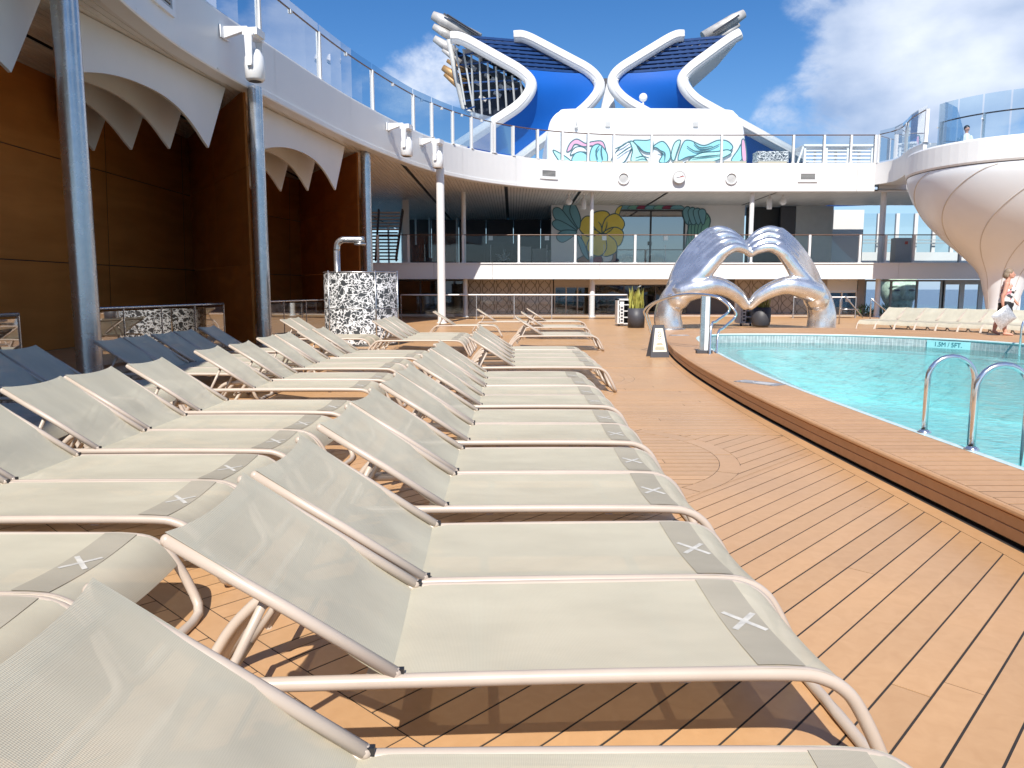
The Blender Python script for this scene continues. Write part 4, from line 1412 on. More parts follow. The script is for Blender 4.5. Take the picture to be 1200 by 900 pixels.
# ---- ground level facade
GY = 41.0
gf = thing('ground_facade', 'ground level wall of glass doors and taupe lattice panels under the middle deck', 'facade')


def gx_(px, Y=GY): return at_y(px, 350, Y).x


def gpanel(x0, x1, m_, name='wall_panel', z0=0, z1=Z_MID0 + .03, Y=GY, th=.12):
    a, c = gx_(x0, Y), gx_(x1, Y); b = MB(); b.box(((a + c) / 2, Y, (z0 + z1) / 2), (c - a - .012, th, z1 - z0)); return obj(name, b, m_, gf)


def ogee(x0, x1, Y, n_, parent):
    a, c = gx_(x0, Y), gx_(x1, Y); W_ = (c - a) / n_; b = MB()
    for k in range(n_):
        xc = a + W_ * (k + .5)
        for sg_ in (-1, 1):
            for ph in (0, 1):
                pts = []
                for i in range(33):
                    z = .06 + 1.86 * i / 32
                    xx = xc + sg_ * (W_ / 2 - .05) * (abs(math.sin(math.pi * z / .95 + ph * math.pi / 2)) ** .8)
                    pts.append((xx, Y, z))
                rows = [[(p[0] - .028, Y - .065, p[2]) for p in pts], [(p[0] + .028, Y - .065, p[2]) for p in pts]]
                b.grid(rows, False)
    obj('lattice', b, 'taupe2', parent)


def gwindow(x0, x1, z0, z1, Y=GY, pane='dglass', frame='white', n_=1, fw=.08):
    a, c = gx_(x0, Y), gx_(x1, Y); b = MB()
    for k in range(n_ + 1): b.box((a + (c - a) * k / n_, Y, (z0 + z1) / 2), (fw, .1, z1 - z0 - .002))
    b.box(((a + c) / 2, Y, z1 - fw / 2), (c - a - fw - .004, .09, fw)); b.box(((a + c) / 2, Y, z0 + fw / 2), (c - a - fw - .004, .09, fw))
    w_ = obj('window', b, frame, gf)
    for k in range(n_):
        xa_, xb_ = a + (c - a) * k / n_ + fw / 2, a + (c - a) * (k + 1) / n_ - fw / 2
        d = MB(); d.box(((xa_ + xb_) / 2, Y, (z0 + z1) / 2), (xb_ - xa_, .012, z1 - z0 - 2 * fw)); obj('pane', d, pane, w_)


gwindow(440, 546, .02, Z_MID0, n_=4, frame='dgrey')
gpanel(546, 597, 'taupe'); gpanel(597, 648, 'taupe'); ogee(548, 646, GY, 6, gf)
gwindow(650, 690, .02, 1.62, n_=3, frame='taupe', fw=.07); gpanel(649, 691, 'taupe', z0=1.63)
gpanel(692, 805, 'white', z0=1.70); gwindow(694, 805, .12, 1.69, n_=3, frame='dgrey', fw=.05); gpanel(694, 805, 'concrete', z0=0, z1=.11)
gpanel(805, 860, 'dgrey'); gpanel(860, 905, 'taupe'); gpanel(905, 950, 'taupe'); ogee(862, 948, GY, 5, gf)
gpanel(950, 968, 'taupe'); gpanel(968, 1004, 'white', z0=1.35); gwindow(969, 1003, .02, 1.34, n_=2, frame='white', pane='dglass')
gpanel(1003, 1012, 'taupe')
b = MB(); b.box((gx_(993) , GY - .08, .85), (.28, .02, .16)); obj('notice', b, 'white', gf)
# tall glazing at the right with the green head behind
gwindow(1013, 1104, .02, Z_MID0, n_=3, pane='window', frame='grey', fw=.10, Y=GY + .6)
gwindow(1104, 1215, .02, Z_MID0, n_=5, pane='window', frame='white', fw=.26, Y=GY + .6)
# near-black panels painted as the unlit depth behind the doors
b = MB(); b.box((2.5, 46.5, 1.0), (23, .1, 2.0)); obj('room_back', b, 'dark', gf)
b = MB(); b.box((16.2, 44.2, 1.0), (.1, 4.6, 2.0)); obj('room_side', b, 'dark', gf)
# coaming strip at the foot
b = MB(); b.box((6.2, GY - .2, .06), (33, .22, .12)); obj('coaming', b, 'concrete', gf)
# green plants behind glass
pl = MB()
for k in range(160):
    x_ = random.uniform(gx_(1000), gx_(1035)); z_ = random.uniform(.05, .55); y_ = GY - .6 + random.uniform(-.15, .15)
    a = random.uniform(0, 6.28); L_ = random.uniform(.15, .4)
    e = (x_ + L_ * math.cos(a) * .5, y_ + random.uniform(-.1, .1), z_ + L_ * .7)
    pl.add([(x_ - .03, y_, z_), (x_ + .03, y_, z_), e], [(0, 1, 2)])
tag(obj('shrub', pl, 'leaf_dark'), 'low green shrub behind the right hand handrail near the glass front', 'plant')

# ground glass railing
glass_rail('long low glass railing with pale handrail before the ground level facade', [(at_y(470, 350, 37).x, 37, 0), (at_y(735, 350, 37).x, 37, 0)], 1.18, None, every=2.0, pane='pane', rail='white2', post_m='steel', pw_=.04, rail_r=.035)
glass_rail('short glass railing with pale handrail beside the white doors behind the sculpture', [(at_y(930, 350, 38.5).x, 38.5, 0), (at_y(1003, 350, 38.5).x, 38.5, 0)], 1.05, None, every=1.6, pane='pane', rail='white2', post_m='steel', pw_=.04, rail_r=.035)


def stair_rail(label, pts, mid_off=.45, r=.03, m_='steel'):
    t = thing('stair_handrail', label, 'handrail', tuple(pts[0]), 0, 'steel stair handrails')
    o = Vector(pts[0])
    b = MB(); b.tube([Vector(p) - o for p in pts], r, 8); obj('rail', b, m_, t)
    return t


Y_ = 31.5
a = at_y(983, 384, Y_)
pts = [Vector((a.x, Y_, 0)), Vector((a.x, Y_, 1.0)), Vector((a.x + .06, Y_, 1.12)), Vector((a.x + .2, Y_, 1.16)), at_y(1011, 372, Y_)]
t = stair_rail('bent steel handrail at left of the green face, sloping down', pts)
b = MB(); b.tube([(0, 0, .62), (at_y(1006, 368, Y_).x - a.x, 0, .62)], .022, 6); obj('mid_rail', b, 'steel', t)
a = at_y(1021, 350, 33)
stair_rail('bent steel handrail in front of the green face, sloping down', [Vector((a.x, 33, 0)), Vector((a.x, 33, a.z - .1)), a, at_y(1040, 366, 33)])

# ---- giant green face behind the windows
hd_ = MB()
q = at_y(1053, 342, 44.5)
sc_ = .95
hd_.ball((0, 0, .15), 1.08 * sc_, 32, 20, (1.0, .9, 1.28))                   # skull
hd_.ball((0, -.15, -.75), .78 * sc_, 24, 14, (1, .95, 1.0))                # jaw
for sx in (-1, 1):
    hd_.ball((sx * .42, -.78, .26), .30, 16, 10, (1.25, .45, .32))         # brow
    hd_.ball((sx * .42, -.74, -.34), .34, 16, 10, (1, .6, .8))             # cheek
    hd_.ball((sx * .40, -.80, .0), .17, 16, 10, (1.35, .5, .6))            # eyeball
hd_.tube([(0, -.88, .22), (0, -1.02, -.1), (0, -1.16, -.42)], [.10, .12, .20], 14); hd_.ball((0, -1.12, -.44), .2, 14, 10, (1.25, .8, .8))
hd_.ball((0, -.93, -.82), .24, 14, 8, (1.35, .6, .35)); hd_.ball((0, -.92, -1.0), .22, 14, 8, (1.25, .6, .4))
hd_.lathe([(.5, -1.9), (.52, -1.0), (.5, -.4)], 24); hd_.ball((0, 0, -1.85), .52, 20, 8, (1, 1, .2))
me = blend_mesh('head_statue', hd_, .045, 3)
me.materials.append(M['verdigris'])
hs_ = thing('head_statue', 'giant green mosaic face behind the ground level windows', 'statue', (q.x, 44.5, 0))
o = obj('head', me, None, hs_); o.location = (0, 0, q.z + .1); o.rotation_euler = (0, 0, R(-8))
for sx in (-1, 1):
    b = MB(); b.ball((sx * .40, -.885, .0), .12, 12, 8, (1.5, .35, .5)); e = obj('eye', b, 'dgrey', hs_); e.location = (0, 0, q.z + .1); e.rotation_euler = (0, 0, R(-8))
b = MB(); b.lathe([(0, .2), (.7, .2), (.75, 0)], 24); obj('plinth', b, 'dgrey', hs_, fix=True)

# ================================================================== WHITE POD on the right
PC = Vector((22.05, 34.0, 0))
pod = thing('pod', 'giant white tulip shaped pod with swirling seams at the right edge', 'pod', PC)
prof = [(.95, 0), (.70, .12), (.60, .4), (.62, .74), (.77, 1.41), (1.02, 2.2), (1.7, 2.95), (2.57, 3.76), (3.3, 4.6), (3.8, 5.4), (4.08, 6.1), (4.12, 6.5)]
pc = catmull([(r, 0, z) for r, z in prof], 4)
b = MB(); b.lathe([(p.x, p.z) for p in pc], 72); obj('bowl', b, 'pod', pod)
b = MB(); b.lathe([(4.0, 6.5), (4.16, 6.52), (4.2, 6.6), (4.2, 7.42), (4.14, 7.5), (3.8, 7.5), (3.8, 7.3), (0, 7.3)], 72, smooth=False)
obj('rim', b, 'white', pod)
b = MB(); b.lathe([(4.1, 6.47), (4.14, 6.5), (4.1, 6.53)], 72); obj('rim_shadow_line', b, 'dgrey', pod)  # solid dark ring paints the shadow line under the rim


def pod_r(z):
    for i in range(1, len(pc)):
        if z <= pc[i].z: f = (z - pc[i - 1].z) / (pc[i].z - pc[i - 1].z); return pc[i - 1].x + (pc[i].x - pc[i - 1].x) * f
    return pc[-1].x


for k in range(9):
    a0 = R(230 + k * 40)
    pts = []
    for i in range(48):
        f = i / 47; z = 6.44 - 5.9 * f; g_ = f * 5.9 / 4.2
        a = a0 - R(74 * g_ ** .72 if g_ < 1 else 74 + 30 * (g_ - 1))
        r = pod_r(z) - .004
        pts.append((r * math.cos(a), r * math.sin(a), z))
    b = MB(); b.tube(pts, [.030 - .014 * i / 47 for i in range(48)], 6); obj('seam', b, 'seam', pod)
# wind screens and rail on top
npn = 13
for k in range(npn):
    a0 = R(192 + k * 14) + .008; a1 = R(192 + (k + 1) * 14) - .008
    b = MB(); b.lathe([(3.98, 7.45), (3.98, 9.25), (3.965, 9.25), (3.965, 7.45), (3.98, 7.45)], 4, a0=a0, a1=a1, smooth=False); obj('pane', b, 'screen_glass', pod)
for k in range(0, npn + 1, 2):
    a = R(192 + k * 14); b = MB(); b.box((3.78 * math.cos(a), 3.78 * math.sin(a), 7.95), (.12, .08, 1.15), a); b.box((3.88 * math.cos(a), 3.88 * math.sin(a), 8.3), (.22, .06, .06), a); obj('post', b, 'white2', pod)
b = MB(); b.tube([(3.75 * math.cos(R(150 + i * 4)), 3.75 * math.sin(R(150 + i * 4)), 8.53) for i in range(10, 57)], .03, 8); obj('handrail', b, 'rail', pod)
b = MB(); aa = R(196)
b.prism([(3.9 * math.cos(aa), 3.9 * math.sin(aa), 7.5), (3.9 * math.cos(aa) + 1.1, 3.9 * math.sin(aa) + .3, 7.5), (3.9 * math.cos(aa) + 1.0, 3.9 * math.sin(aa) + .28, 8.2), (3.9 * math.cos(aa) + .6, 3.9 * math.sin(aa) + .16, 9.1), (3.9 * math.cos(aa), 3.9 * math.sin(aa), 9.3)], (.0, .015, 0))
obj('end_pane', b, 'screen_glass', pod)

# ================================================================== DECKHOUSE AND FUNNELS
DHY = 49.0
dh = thing('deckhouse', 'white rounded deckhouse with aqua and pink mural below the funnels', 'deckhouse')
pts = [(641, 192), (641, 160), (645, 142), (655, 131), (670, 127.5), (760, 127), (846, 128), (862, 133), (870, 146), (873, 165), (875, 192)]
P_ = [at_y(x, y, DHY) for x, y in pts]
P_[0].z = P_[-1].z = Z_TOP - .02
front = [P_[0]] + catmull(P_[1:-1], 5) + [P_[-1]]
b = MB(); n_ = len(front); dep = 7
fr = [(p.x, DHY, p.z) for p in front]
cx_ = sum(p[0] for p in fr) / n_
inn = [(cx_ + (p[0] - cx_) * .985, DHY - .12, Z_TOP + (p[2] - Z_TOP) * .985) for p in fr]
b.add(fr + [(x, y + dep, z) for x, y, z in fr] + inn, [(i, i + 1, n_ + i + 1, n_ + i) for i in range(n_ - 1)] + [(2 * n_ + i, 2 * n_ + i + 1, i + 1, i) for i in range(n_ - 1)] + [tuple(range(2 * n_, 3 * n_))])
obj('shell', b, 'white', dh, fix=True)
MF = DHY - .12
for k, (name, m_, pts) in enumerate((
        ('leaf', 'mint', [(648, 176), (657, 180), (666, 186), (670, 191), (658, 191), (652, 184)]),
        ('wave', 'pink', [(664, 178), (668, 168), (676, 163), (686, 168), (694, 166), (706, 166), (710, 178), (704, 174), (694, 171), (684, 172), (674, 169), (669, 176)]),
        ('wave', 'white2', [(668, 182), (674, 173), (684, 173), (690, 180), (684, 178), (674, 180)]),
        ('shell', 'aqua', [(671, 190), (673, 181), (681, 178), (689, 183), (690, 191)]),
        ('wave', 'aqua', [(692, 190), (693, 174), (701, 169), (709, 176), (712, 184), (709, 191)]),
        ('wave', 'white2', [(716, 191), (722, 178), (733, 168), (742, 168), (738, 178), (730, 191)]),
        ('wave', 'mint', [(740, 190), (741, 176), (738, 166), (744, 168), (750, 179), (758, 190)]),
        ('wave', 'aqua', [(742, 165), (756, 165), (764, 165), (764, 178), (755, 178), (748, 172)]),
        ('wave', 'aqua', [(765, 172), (776, 166), (784, 175), (785, 185), (780, 191), (772, 190), (776, 181), (770, 174)]),
        ('wave', 'mint', [(786, 182), (790, 168), (797, 165), (793, 178), (789, 189)]),
        ('wave', 'aqua', [(794, 188), (800, 168), (808, 165), (824, 171), (840, 165), (852, 166), (858, 174), (846, 180), (824, 182), (806, 184)]),
        ('wave', 'mint', [(806, 190), (820, 180), (840, 178), (852, 176), (856, 180), (840, 188), (826, 191)]),
        ('leaf', 'aqua', [(856, 189), (864, 176), (868, 170), (868, 188)]),
        ('leaf', 'pink', [(869, 188), (868, 166), (872, 166), (874, 188)]))):
    decal(dh, name, m_, pts, MF, .012 + .012 * k, .035)
for pts in ([(718, 176), (728, 172), (737, 166)], [(722, 184), (733, 176), (740, 172)], [(700, 188), (698, 178), (702, 171)], [(706, 188), (704, 178), (705, 171)], [(804, 172), (814, 178), (828, 176), (842, 170)], [(812, 168), (820, 174), (834, 172)], [(810, 186), (826, 184), (846, 182)], [(744, 186), (752, 184), (760, 186)], [(770, 176), (778, 180), (778, 188)]):
    stroke(dh, 'line', 'ink', pts, MF, .05, .22)
for px, py in ((712, 146), (815, 146)):
    q = at_y(px, py, MF); b = MB(); b.box((q.x, MF - .05, q.z), (.3, .1, .28)); o = obj('lamp_box', b, 'grey', dh)
q = at_y(675, 147, MF); b = MB(); b.tube([(q.x, MF - .1, q.z - .1), (q.x, MF - .1, q.z + .35)], .04, 6); b.ball((q.x, MF - .1, q.z - .15), .12, 8, 6); obj('lamp_stalk', b, 'grey', dh)
# low sofas behind the railing
for k, (x0, x1) in enumerate(((546, 560), (563, 600), (676, 700), (704, 717), (734, 760), (788, 800), (802, 838), (846, 874), (886, 921))):
    yf = 40.9 if x0 > 600 else 39.4
    a, c = at_y(x0, 188, yf + 1).x, at_y(x1, 188, yf + 1).x
    t = thing('deck_sofa', 'low beige outdoor sofa behind the upper railing, %s' % ['leftmost and short', 'left of the mural', 'under the pink wave', 'short, right of the pink wave', 'under the white wave', 'short, under the middle waves', 'long, under the aqua swirl', 'at the right end of the mural', 'below the patterned box'][k], 'sofa', ((a + c) / 2, yf + 1, Z_TOP - .02), 0, 'beige sofas on the upper deck')
    b = MB(); b.box((0, 0, .15), (c - a, .8, .3)); obj('base', b, 'beige', t)
    b = MB(); b.box((0, .1, .38), (c - a - .08, .7, .15)); obj('cushion', b, 'beige', t)
q = at_y(903, 180, 43.5)
tag(obj('patterned_box', MB().box((q.x, 43.5, Z_TOP + .6), (1.75, .8, 1.2)), 'print'), 'black and white patterned box on the upper deck by the blue funnel base', 'box')
# white slatted cabana
cb = thing('cabana', 'white slatted cabana frames on the upper deck left of the pod', 'cabana', (at_y(985, 180, 43).x, 43, Z_TOP - .02))
a, c = -2.0, 1.75
for xk in (a, a + 1.2, a + 2.4, c):
    for yk in (0, 1.6):
        b = MB(); b.box((xk, yk, .72), (.12, .12, 1.44)); obj('post', b, 'white', cb)
for k in range(6):
    b = MB(); b.box(((a + c) / 2, .05, .25 + k * .2), (c - a - .14, .05, .10)); obj('slat', b, 'white', cb)
b = MB(); b.box(((a + c) / 2, .8, 1.5), (c - a + .2, 1.9, .1)); obj('roof', b, 'white', cb)
b = MB(); b.prism([(a - .06, -.1, 1.44), (a - .5, -.1, .0), (a - .6, -.1, 0), (a - .16, -.1, 1.44)], (0, .1, 0)); obj('brace', b, 'white', cb, fix=True)

FY = 60.0


def fp_(x, y, Y=FY): return at_y(x, y, Y)


def bend_path(px, Y, n=8, rad=.38):
    """polyline through picture points with rounded corners"""
    P_ = [fp_(x, y, Y) for x, y in px]; out = [P_[0]]
    for i in range(1, len(P_) - 1):
        a, b_, c = P_[i - 1], P_[i], P_[i + 1]
        la, lc = min((a - b_).length * .49, rad * 2.6), min((c - b_).length * .49, rad * 2.6)
        s_, e = b_ + (a - b_).normalized() * la, b_ + (c - b_).normalized() * lc
        for k in range(n + 1):
            t_ = k / n; out.append(s_.lerp(b_, t_).lerp(b_.lerp(e, t_), t_))
    out.append(P_[-1]); return out


def funnel(label, mirror):
    mx_ = (lambda x: 1422 - x) if mirror else (lambda x: x)
    # the two towers are not quite mirror images in the photograph
    adj = (lambda x, y: (mx_(x) + (-24 if x < 640 else 0) * (1 if mirror else 0) * (1 if y < 150 else .2), y))
    t = thing('funnel', label, 'funnel')
    A = [adj(*p) for p in ((604, 43), (612, 43), (700, 88), (708, 112), (600, 191))]
    if mirror: A = [(801, 42), (791, 42), (722, 84), (716, 100), (730, 117), (800, 156)]
    else: A = [(602, 43), (614, 42), (694, 84), (706, 103), (690, 124), (604, 190)]
    Bp = [(528, 44), (540, 44), (612, 84), (626, 100), (612, 122), (520, 182)] if not mirror else [(867, 40), (856, 46), (804, 84), (798, 97), (812, 116), (940, 186)]
    PA, PB = bend_path(A, FY), bend_path(Bp, FY - 1.5)
    for path in (PA, PB):
        b = MB(); b.tube(path, .44, 14); obj('frame_tube', b, 'white', t)
        b = MB(); b.tube([p + Vector((0, -.36, -.12)) for p in path], .10, 8); obj('frame_groove', b, 'offwhite', t)
    # blue cladding between the tubes: ruled sheet between matching points below the louvres
    def resample(path, n, z_hi):
        cu_ = [0]
        for i in range(1, len(path)): cu_.append(cu_[-1] + (path[i] - path[i - 1]).length)
        out = []
        for k in range(n):
            s_ = cu_[-1] * k / (n - 1)
            for i in range(1, len(cu_)):
                if s_ <= cu_[i] + 1e-6:
                    f = (s_ - cu_[i - 1]) / max(1e-6, cu_[i] - cu_[i - 1]); out.append(path[i - 1].lerp(path[i], f)); break
        return out

    def x_on(path, z):
        # upper branch then lower branch, monotone in z
        for i in range(1, len(path)):
            z0, z1 = path[i - 1].z, path[i].z
            if (z0 - z) * (z1 - z) <= 0 and abs(z0 - z1) > 1e-6:
                return path[i - 1].lerp(path[i], (z - z0) / (z1 - z0))
        return path[0] if z > path[0].z else path[-1]
    ztop = fp_(650, 44).z; zl = fp_(650, 86).z; zbot = Z_TOP - .02
    rowsL, rowsR = [], []
    N = 26
    for k in range(N + 1):
        z = zbot + (zl - zbot) * k / N
        a = x_on(PA, max(z, min(p.z for p in PA))); c = x_on(PB, max(z, min(p.z for p in PB)))
        if z < PA[-1].z: a = PA[-1] + (PA[-1] - PA[-2]).normalized() * ((PA[-1].z - z) / max(.05, abs((PA[-1] - PA[-2]).normalized().z)))
        if z < PB[-1].z: c = PB[-1] + (PB[-1] - PB[-2]).normalized() * ((PB[-1].z - z) / max(.05, abs((PB[-1] - PB[-2]).normalized().z)))
        rowsL.append(Vector((a.x, a.y + .1, z))); rowsR.append(Vector((c.x, c.y + .1, z)))
    b = MB(); b.grid([[tuple(r_.lerp(l_, f / 8) + Vector((0, .25 * math.sin(math.pi * f / 8), 0))) for f in range(9)] for l_, r_ in zip(rowsL, rowsR)], True)
    obj('cladding', b, 'blue', t)
    # louvre slats above the cladding with dark struts behind
    for k in range(8):
        z = zl + (ztop - zl) * (k + .45) / 8
        a, c = x_on(PA, z), x_on(PB, z)
        b = MB(); b.bar((a.x, a.y + .45, z), (c.x, c.y + .45, z), .14, .17); obj('slat', b, 'navy', t)
    for k in range(9):
        f = (k + .5) / 9; za, zb_ = zl + .1, ztop - .1
        a = x_on(PA, zl).lerp(x_on(PB, zl), f); c = x_on(PA, ztop).lerp(x_on(PB, ztop), min(1, f + .06))
        b = MB(); b.bar((a.x, a.y + .9, zl), (c.x, c.y + .9, ztop), .16, .2); obj('strut', b, 'navy', t)
    for k in range(7):
        f = (k + .3) / 7; a = x_on(PA, zl).lerp(x_on(PB, zl), f); c = x_on(PA, ztop).lerp(x_on(PB, ztop), min(1, f + .35))
        b = MB(); b.bar((a.x, a.y + 1.2, zl), (c.x, c.y + 1.2, ztop - .15), .12, .14); obj('strut', b, 'black_steel', t)
    rg = random.Random(11 if mirror else 12)
    for k in range(9):
        f0, f1 = k / 9 + .006, (k + .8) / 9
        zz0, zz1 = zl - .1, zl + (ztop - zl) * rg.uniform(.35, .92)
        aL, cL = x_on(PA, zz0), x_on(PB, zz0); aH, cH = x_on(PA, zz1), x_on(PB, zz1)
        q4 = [aL.lerp(cL, f0), aL.lerp(cL, f1), aH.lerp(cH, f1), aH.lerp(cH, f0)]
        b = MB(); b.prism([p_ + Vector((0, 2.9, 0)) for p_ in q4], (0, .1, 0)); obj('inner_panel', b, 'black_steel', t, fix=True)
    for k in range(10):
        f = rg.uniform(.06, .94); z = zl + (ztop - zl) * rg.uniform(.08, .85); a, c = x_on(PA, z), x_on(PB, z); p_ = a.lerp(c, f)
        b = MB(); b.bar(p_ + Vector((-.35, 2.2, -.12)), p_ + Vector((.35, 2.2, .14)), .2, .26); obj('duct', b, 'pipe', t)
    for k in range(4):
        z = zl + (ztop - zl) * (k + .6) / 4.6; a, c = x_on(PA, z), x_on(PB, z)
        b = MB(); b.box(((a.x + c.x) / 2, (a.y + c.y) / 2 + 2.4, z), (abs(a.x - c.x), .4, .34)); obj('inner_beam', b, 'black_steel', t)
    for k in range(4):
        f = (k + .6) / 4.4; a = x_on(PA, zl).lerp(x_on(PB, zl), f); c = x_on(PA, ztop).lerp(x_on(PB, ztop), f)
        b = MB(); b.tube([(a.x, a.y + 1.7, zl - .2), (c.x, c.y + 1.7, ztop - .3)], .32, 10); obj('flue', b, 'pipe', t)
    # side face
    if not mirror:
        q = [fp_(533, 52, FY + .8), fp_(612, 92, FY - 1.2), fp_(618, 101, FY - 1.2), fp_(606, 118, FY - 1.2), fp_(563, 137, FY + .2), fp_(543, 126, FY + .8)]
        b = MB(); b.tube([fp_(526, 46, FY), fp_(534, 88, FY + .6), fp_(543, 126, FY + .8), fp_(552, 133, FY + .6), fp_(563, 138, FY)], .20, 8); obj('frame_tube', b, 'grey', t)
        b = MB(); b.add([p + Vector((0, 1.4, 0)) for p in q], [tuple(range(6))]); obj('inner_casing', b, 'black_steel', t, fix=True)
        tl, trr = fp_(533, 52, FY + .5), fp_(616, 97, FY - 1.3)
        for k in range(9):
            x0 = 533 + k * 9.6; y0 = 52 + (x0 - 533) * .54
            yb_ = min(126 + (x0 + 4 - 543) * .5 if x0 < 560 else 137 - (x0 + 2 - 563) * .36, 138)
            if x0 > 610: continue
            b = MB(); b.bar(fp_(x0, y0, FY - .4 - .1 * k), fp_(x0 + (12 if x0 < 545 else 3), yb_, FY - .2 - .1 * k), .08, .12); obj('mullion', b, 'grey', t)
        for k in range(7):
            y0 = 62 + k * 10.5; x0 = 534 + (y0 - 52) * .14; x1 = min(614, 533 + (y0 - 50) / .54) if y0 < 96 else 614 - (y0 - 101) * 2.4
            if x1 - x0 < 6: continue
            b = MB(); b.bar(fp_(x0, y0 + 4, FY - .1), fp_(x1, y0, FY - .9), .08, .10); obj('transom', b, 'navy', t)
        for k in range(9):
            x0 = 545 + (k * 23) % 52; y0 = 74 + (k * 13) % 44
            if y0 < 60 + (x0 - 533) * .5: y0 += 18
            b = MB(); b.bar(fp_(x0, y0, FY + .4), fp_(x0 + 8, y0 + 5, FY + .4), .3, .25); obj('duct', b, 'pipe', t)
        for k, (x0, y0, x1, y1, r, m_) in enumerate(((507, 18, 562, 46, .58, 'pipe'), (508, 31, 540, 50, .42, 'pipe'), (509, 45, 535, 62, .45, 'pipe'), (519, 58, 540, 74, .3, 'pipe'), (524, 71, 545, 84, .26, 'pipe_rust'), (519, 79, 546, 98, .42, 'pipe_rust'), (521, 87, 545, 108, .26, 'pipe_rust'))):
            a, c = fp_(x0, y0, FY + 1.5), fp_(x1, y1, FY + 1.5); d = (c - a).normalized()
            b = MB(); b.tube([a, a + d * .9, c], [r * .55, r * .78, r * .78], 16); p_ = obj('exhaust_pipe', b, m_, t)
            b = MB(); b.tube([a - d * .01, a + d * .2], [r * .48, r * .48], 16); obj('pipe_mouth', b, 'black', p_)
        for dx in (0, 4):
            b = MB(); b.bar(fp_(520 + dx, 16 + dx * .3, FY + .9), fp_(560 + dx, 41 + dx * .3, FY + .9), .12, .12); obj('pipe_stay', b, 'black_steel', t)
    else:
        for x0, y0, x1, y1, r, m_ in ((872, 16, 824, 44, .58, 'pipe'), (866, 29, 834, 50, .32, 'pipe')):
            a, c = fp_(x0, y0, FY + 1.5), fp_(x1, y1, FY + 1.5); d = (c - a).normalized()
            b = MB(); b.tube([a, a + d * .9, c], [r * .55, r * .78, r * .78], 16); p_ = obj('exhaust_pipe', b, m_, t)
            b = MB(); b.tube([a - d * .01, a + d * .2], [r * .48, r * .48], 16); obj('pipe_mouth', b, 'black', p_)
        b = MB(); b.bar(fp_(866, 18, FY + .9), fp_(836, 38, FY + .9), .12, .12); obj('pipe_stay', b, 'black_steel', t)
        # grey underside seen below the outer tube
        rows = [[fp_(x, y, FY - 1.2) for x, y in ((865, 43), (838, 64), (806, 92))], [fp_(x, y, FY + 1.5) for x, y in ((862, 52), (840, 78), (812, 103))]]
        b = MB(); b.grid(rows, False); obj('underside', b, 'offwhite', t)
    return t


funnel('left blue and white funnel with dark glazed side and stacked exhaust pipes', False)
funnel('right blue and white funnel with a single raised exhaust pipe', True)
b = MB(); q0, q1, q2, q3 = fp_(704, 130, 62), fp_(722, 130, 62), fp_(716, 98, 62), fp_(711, 98, 62)
b.prism([q0, q1, q2, q3], (0, 1, 0))
sp_ = tag(obj('funnel_saddle', b, 'white', fix=True), 'narrow white saddle between the two funnels above the deckhouse', 'saddle')
b = MB(); a, c = fp_(703, 96, 62.5), fp_(722, 96, 62.5); b.box(((a.x + c.x) / 2, 62.8, a.z), (c.x - a.x + 1, .8, .5)); obj('tie_beam', b, 'dgrey', sp_)
t = thing('radar_dome', 'small white lamp dome on top of the deckhouse before the right funnel', 'lamp', at_y(753.5, 127, 52))
b = MB(); b.tube([(0, 0, -.1), (0, 0, .5)], .06, 8); obj('stalk', b, 'white2', t)
b = MB(); b.ball((0, 0, .7), .28, 14, 10); obj('dome', b, 'white2', t)

# ================================================================== LOUNGERS
SEAT = .357


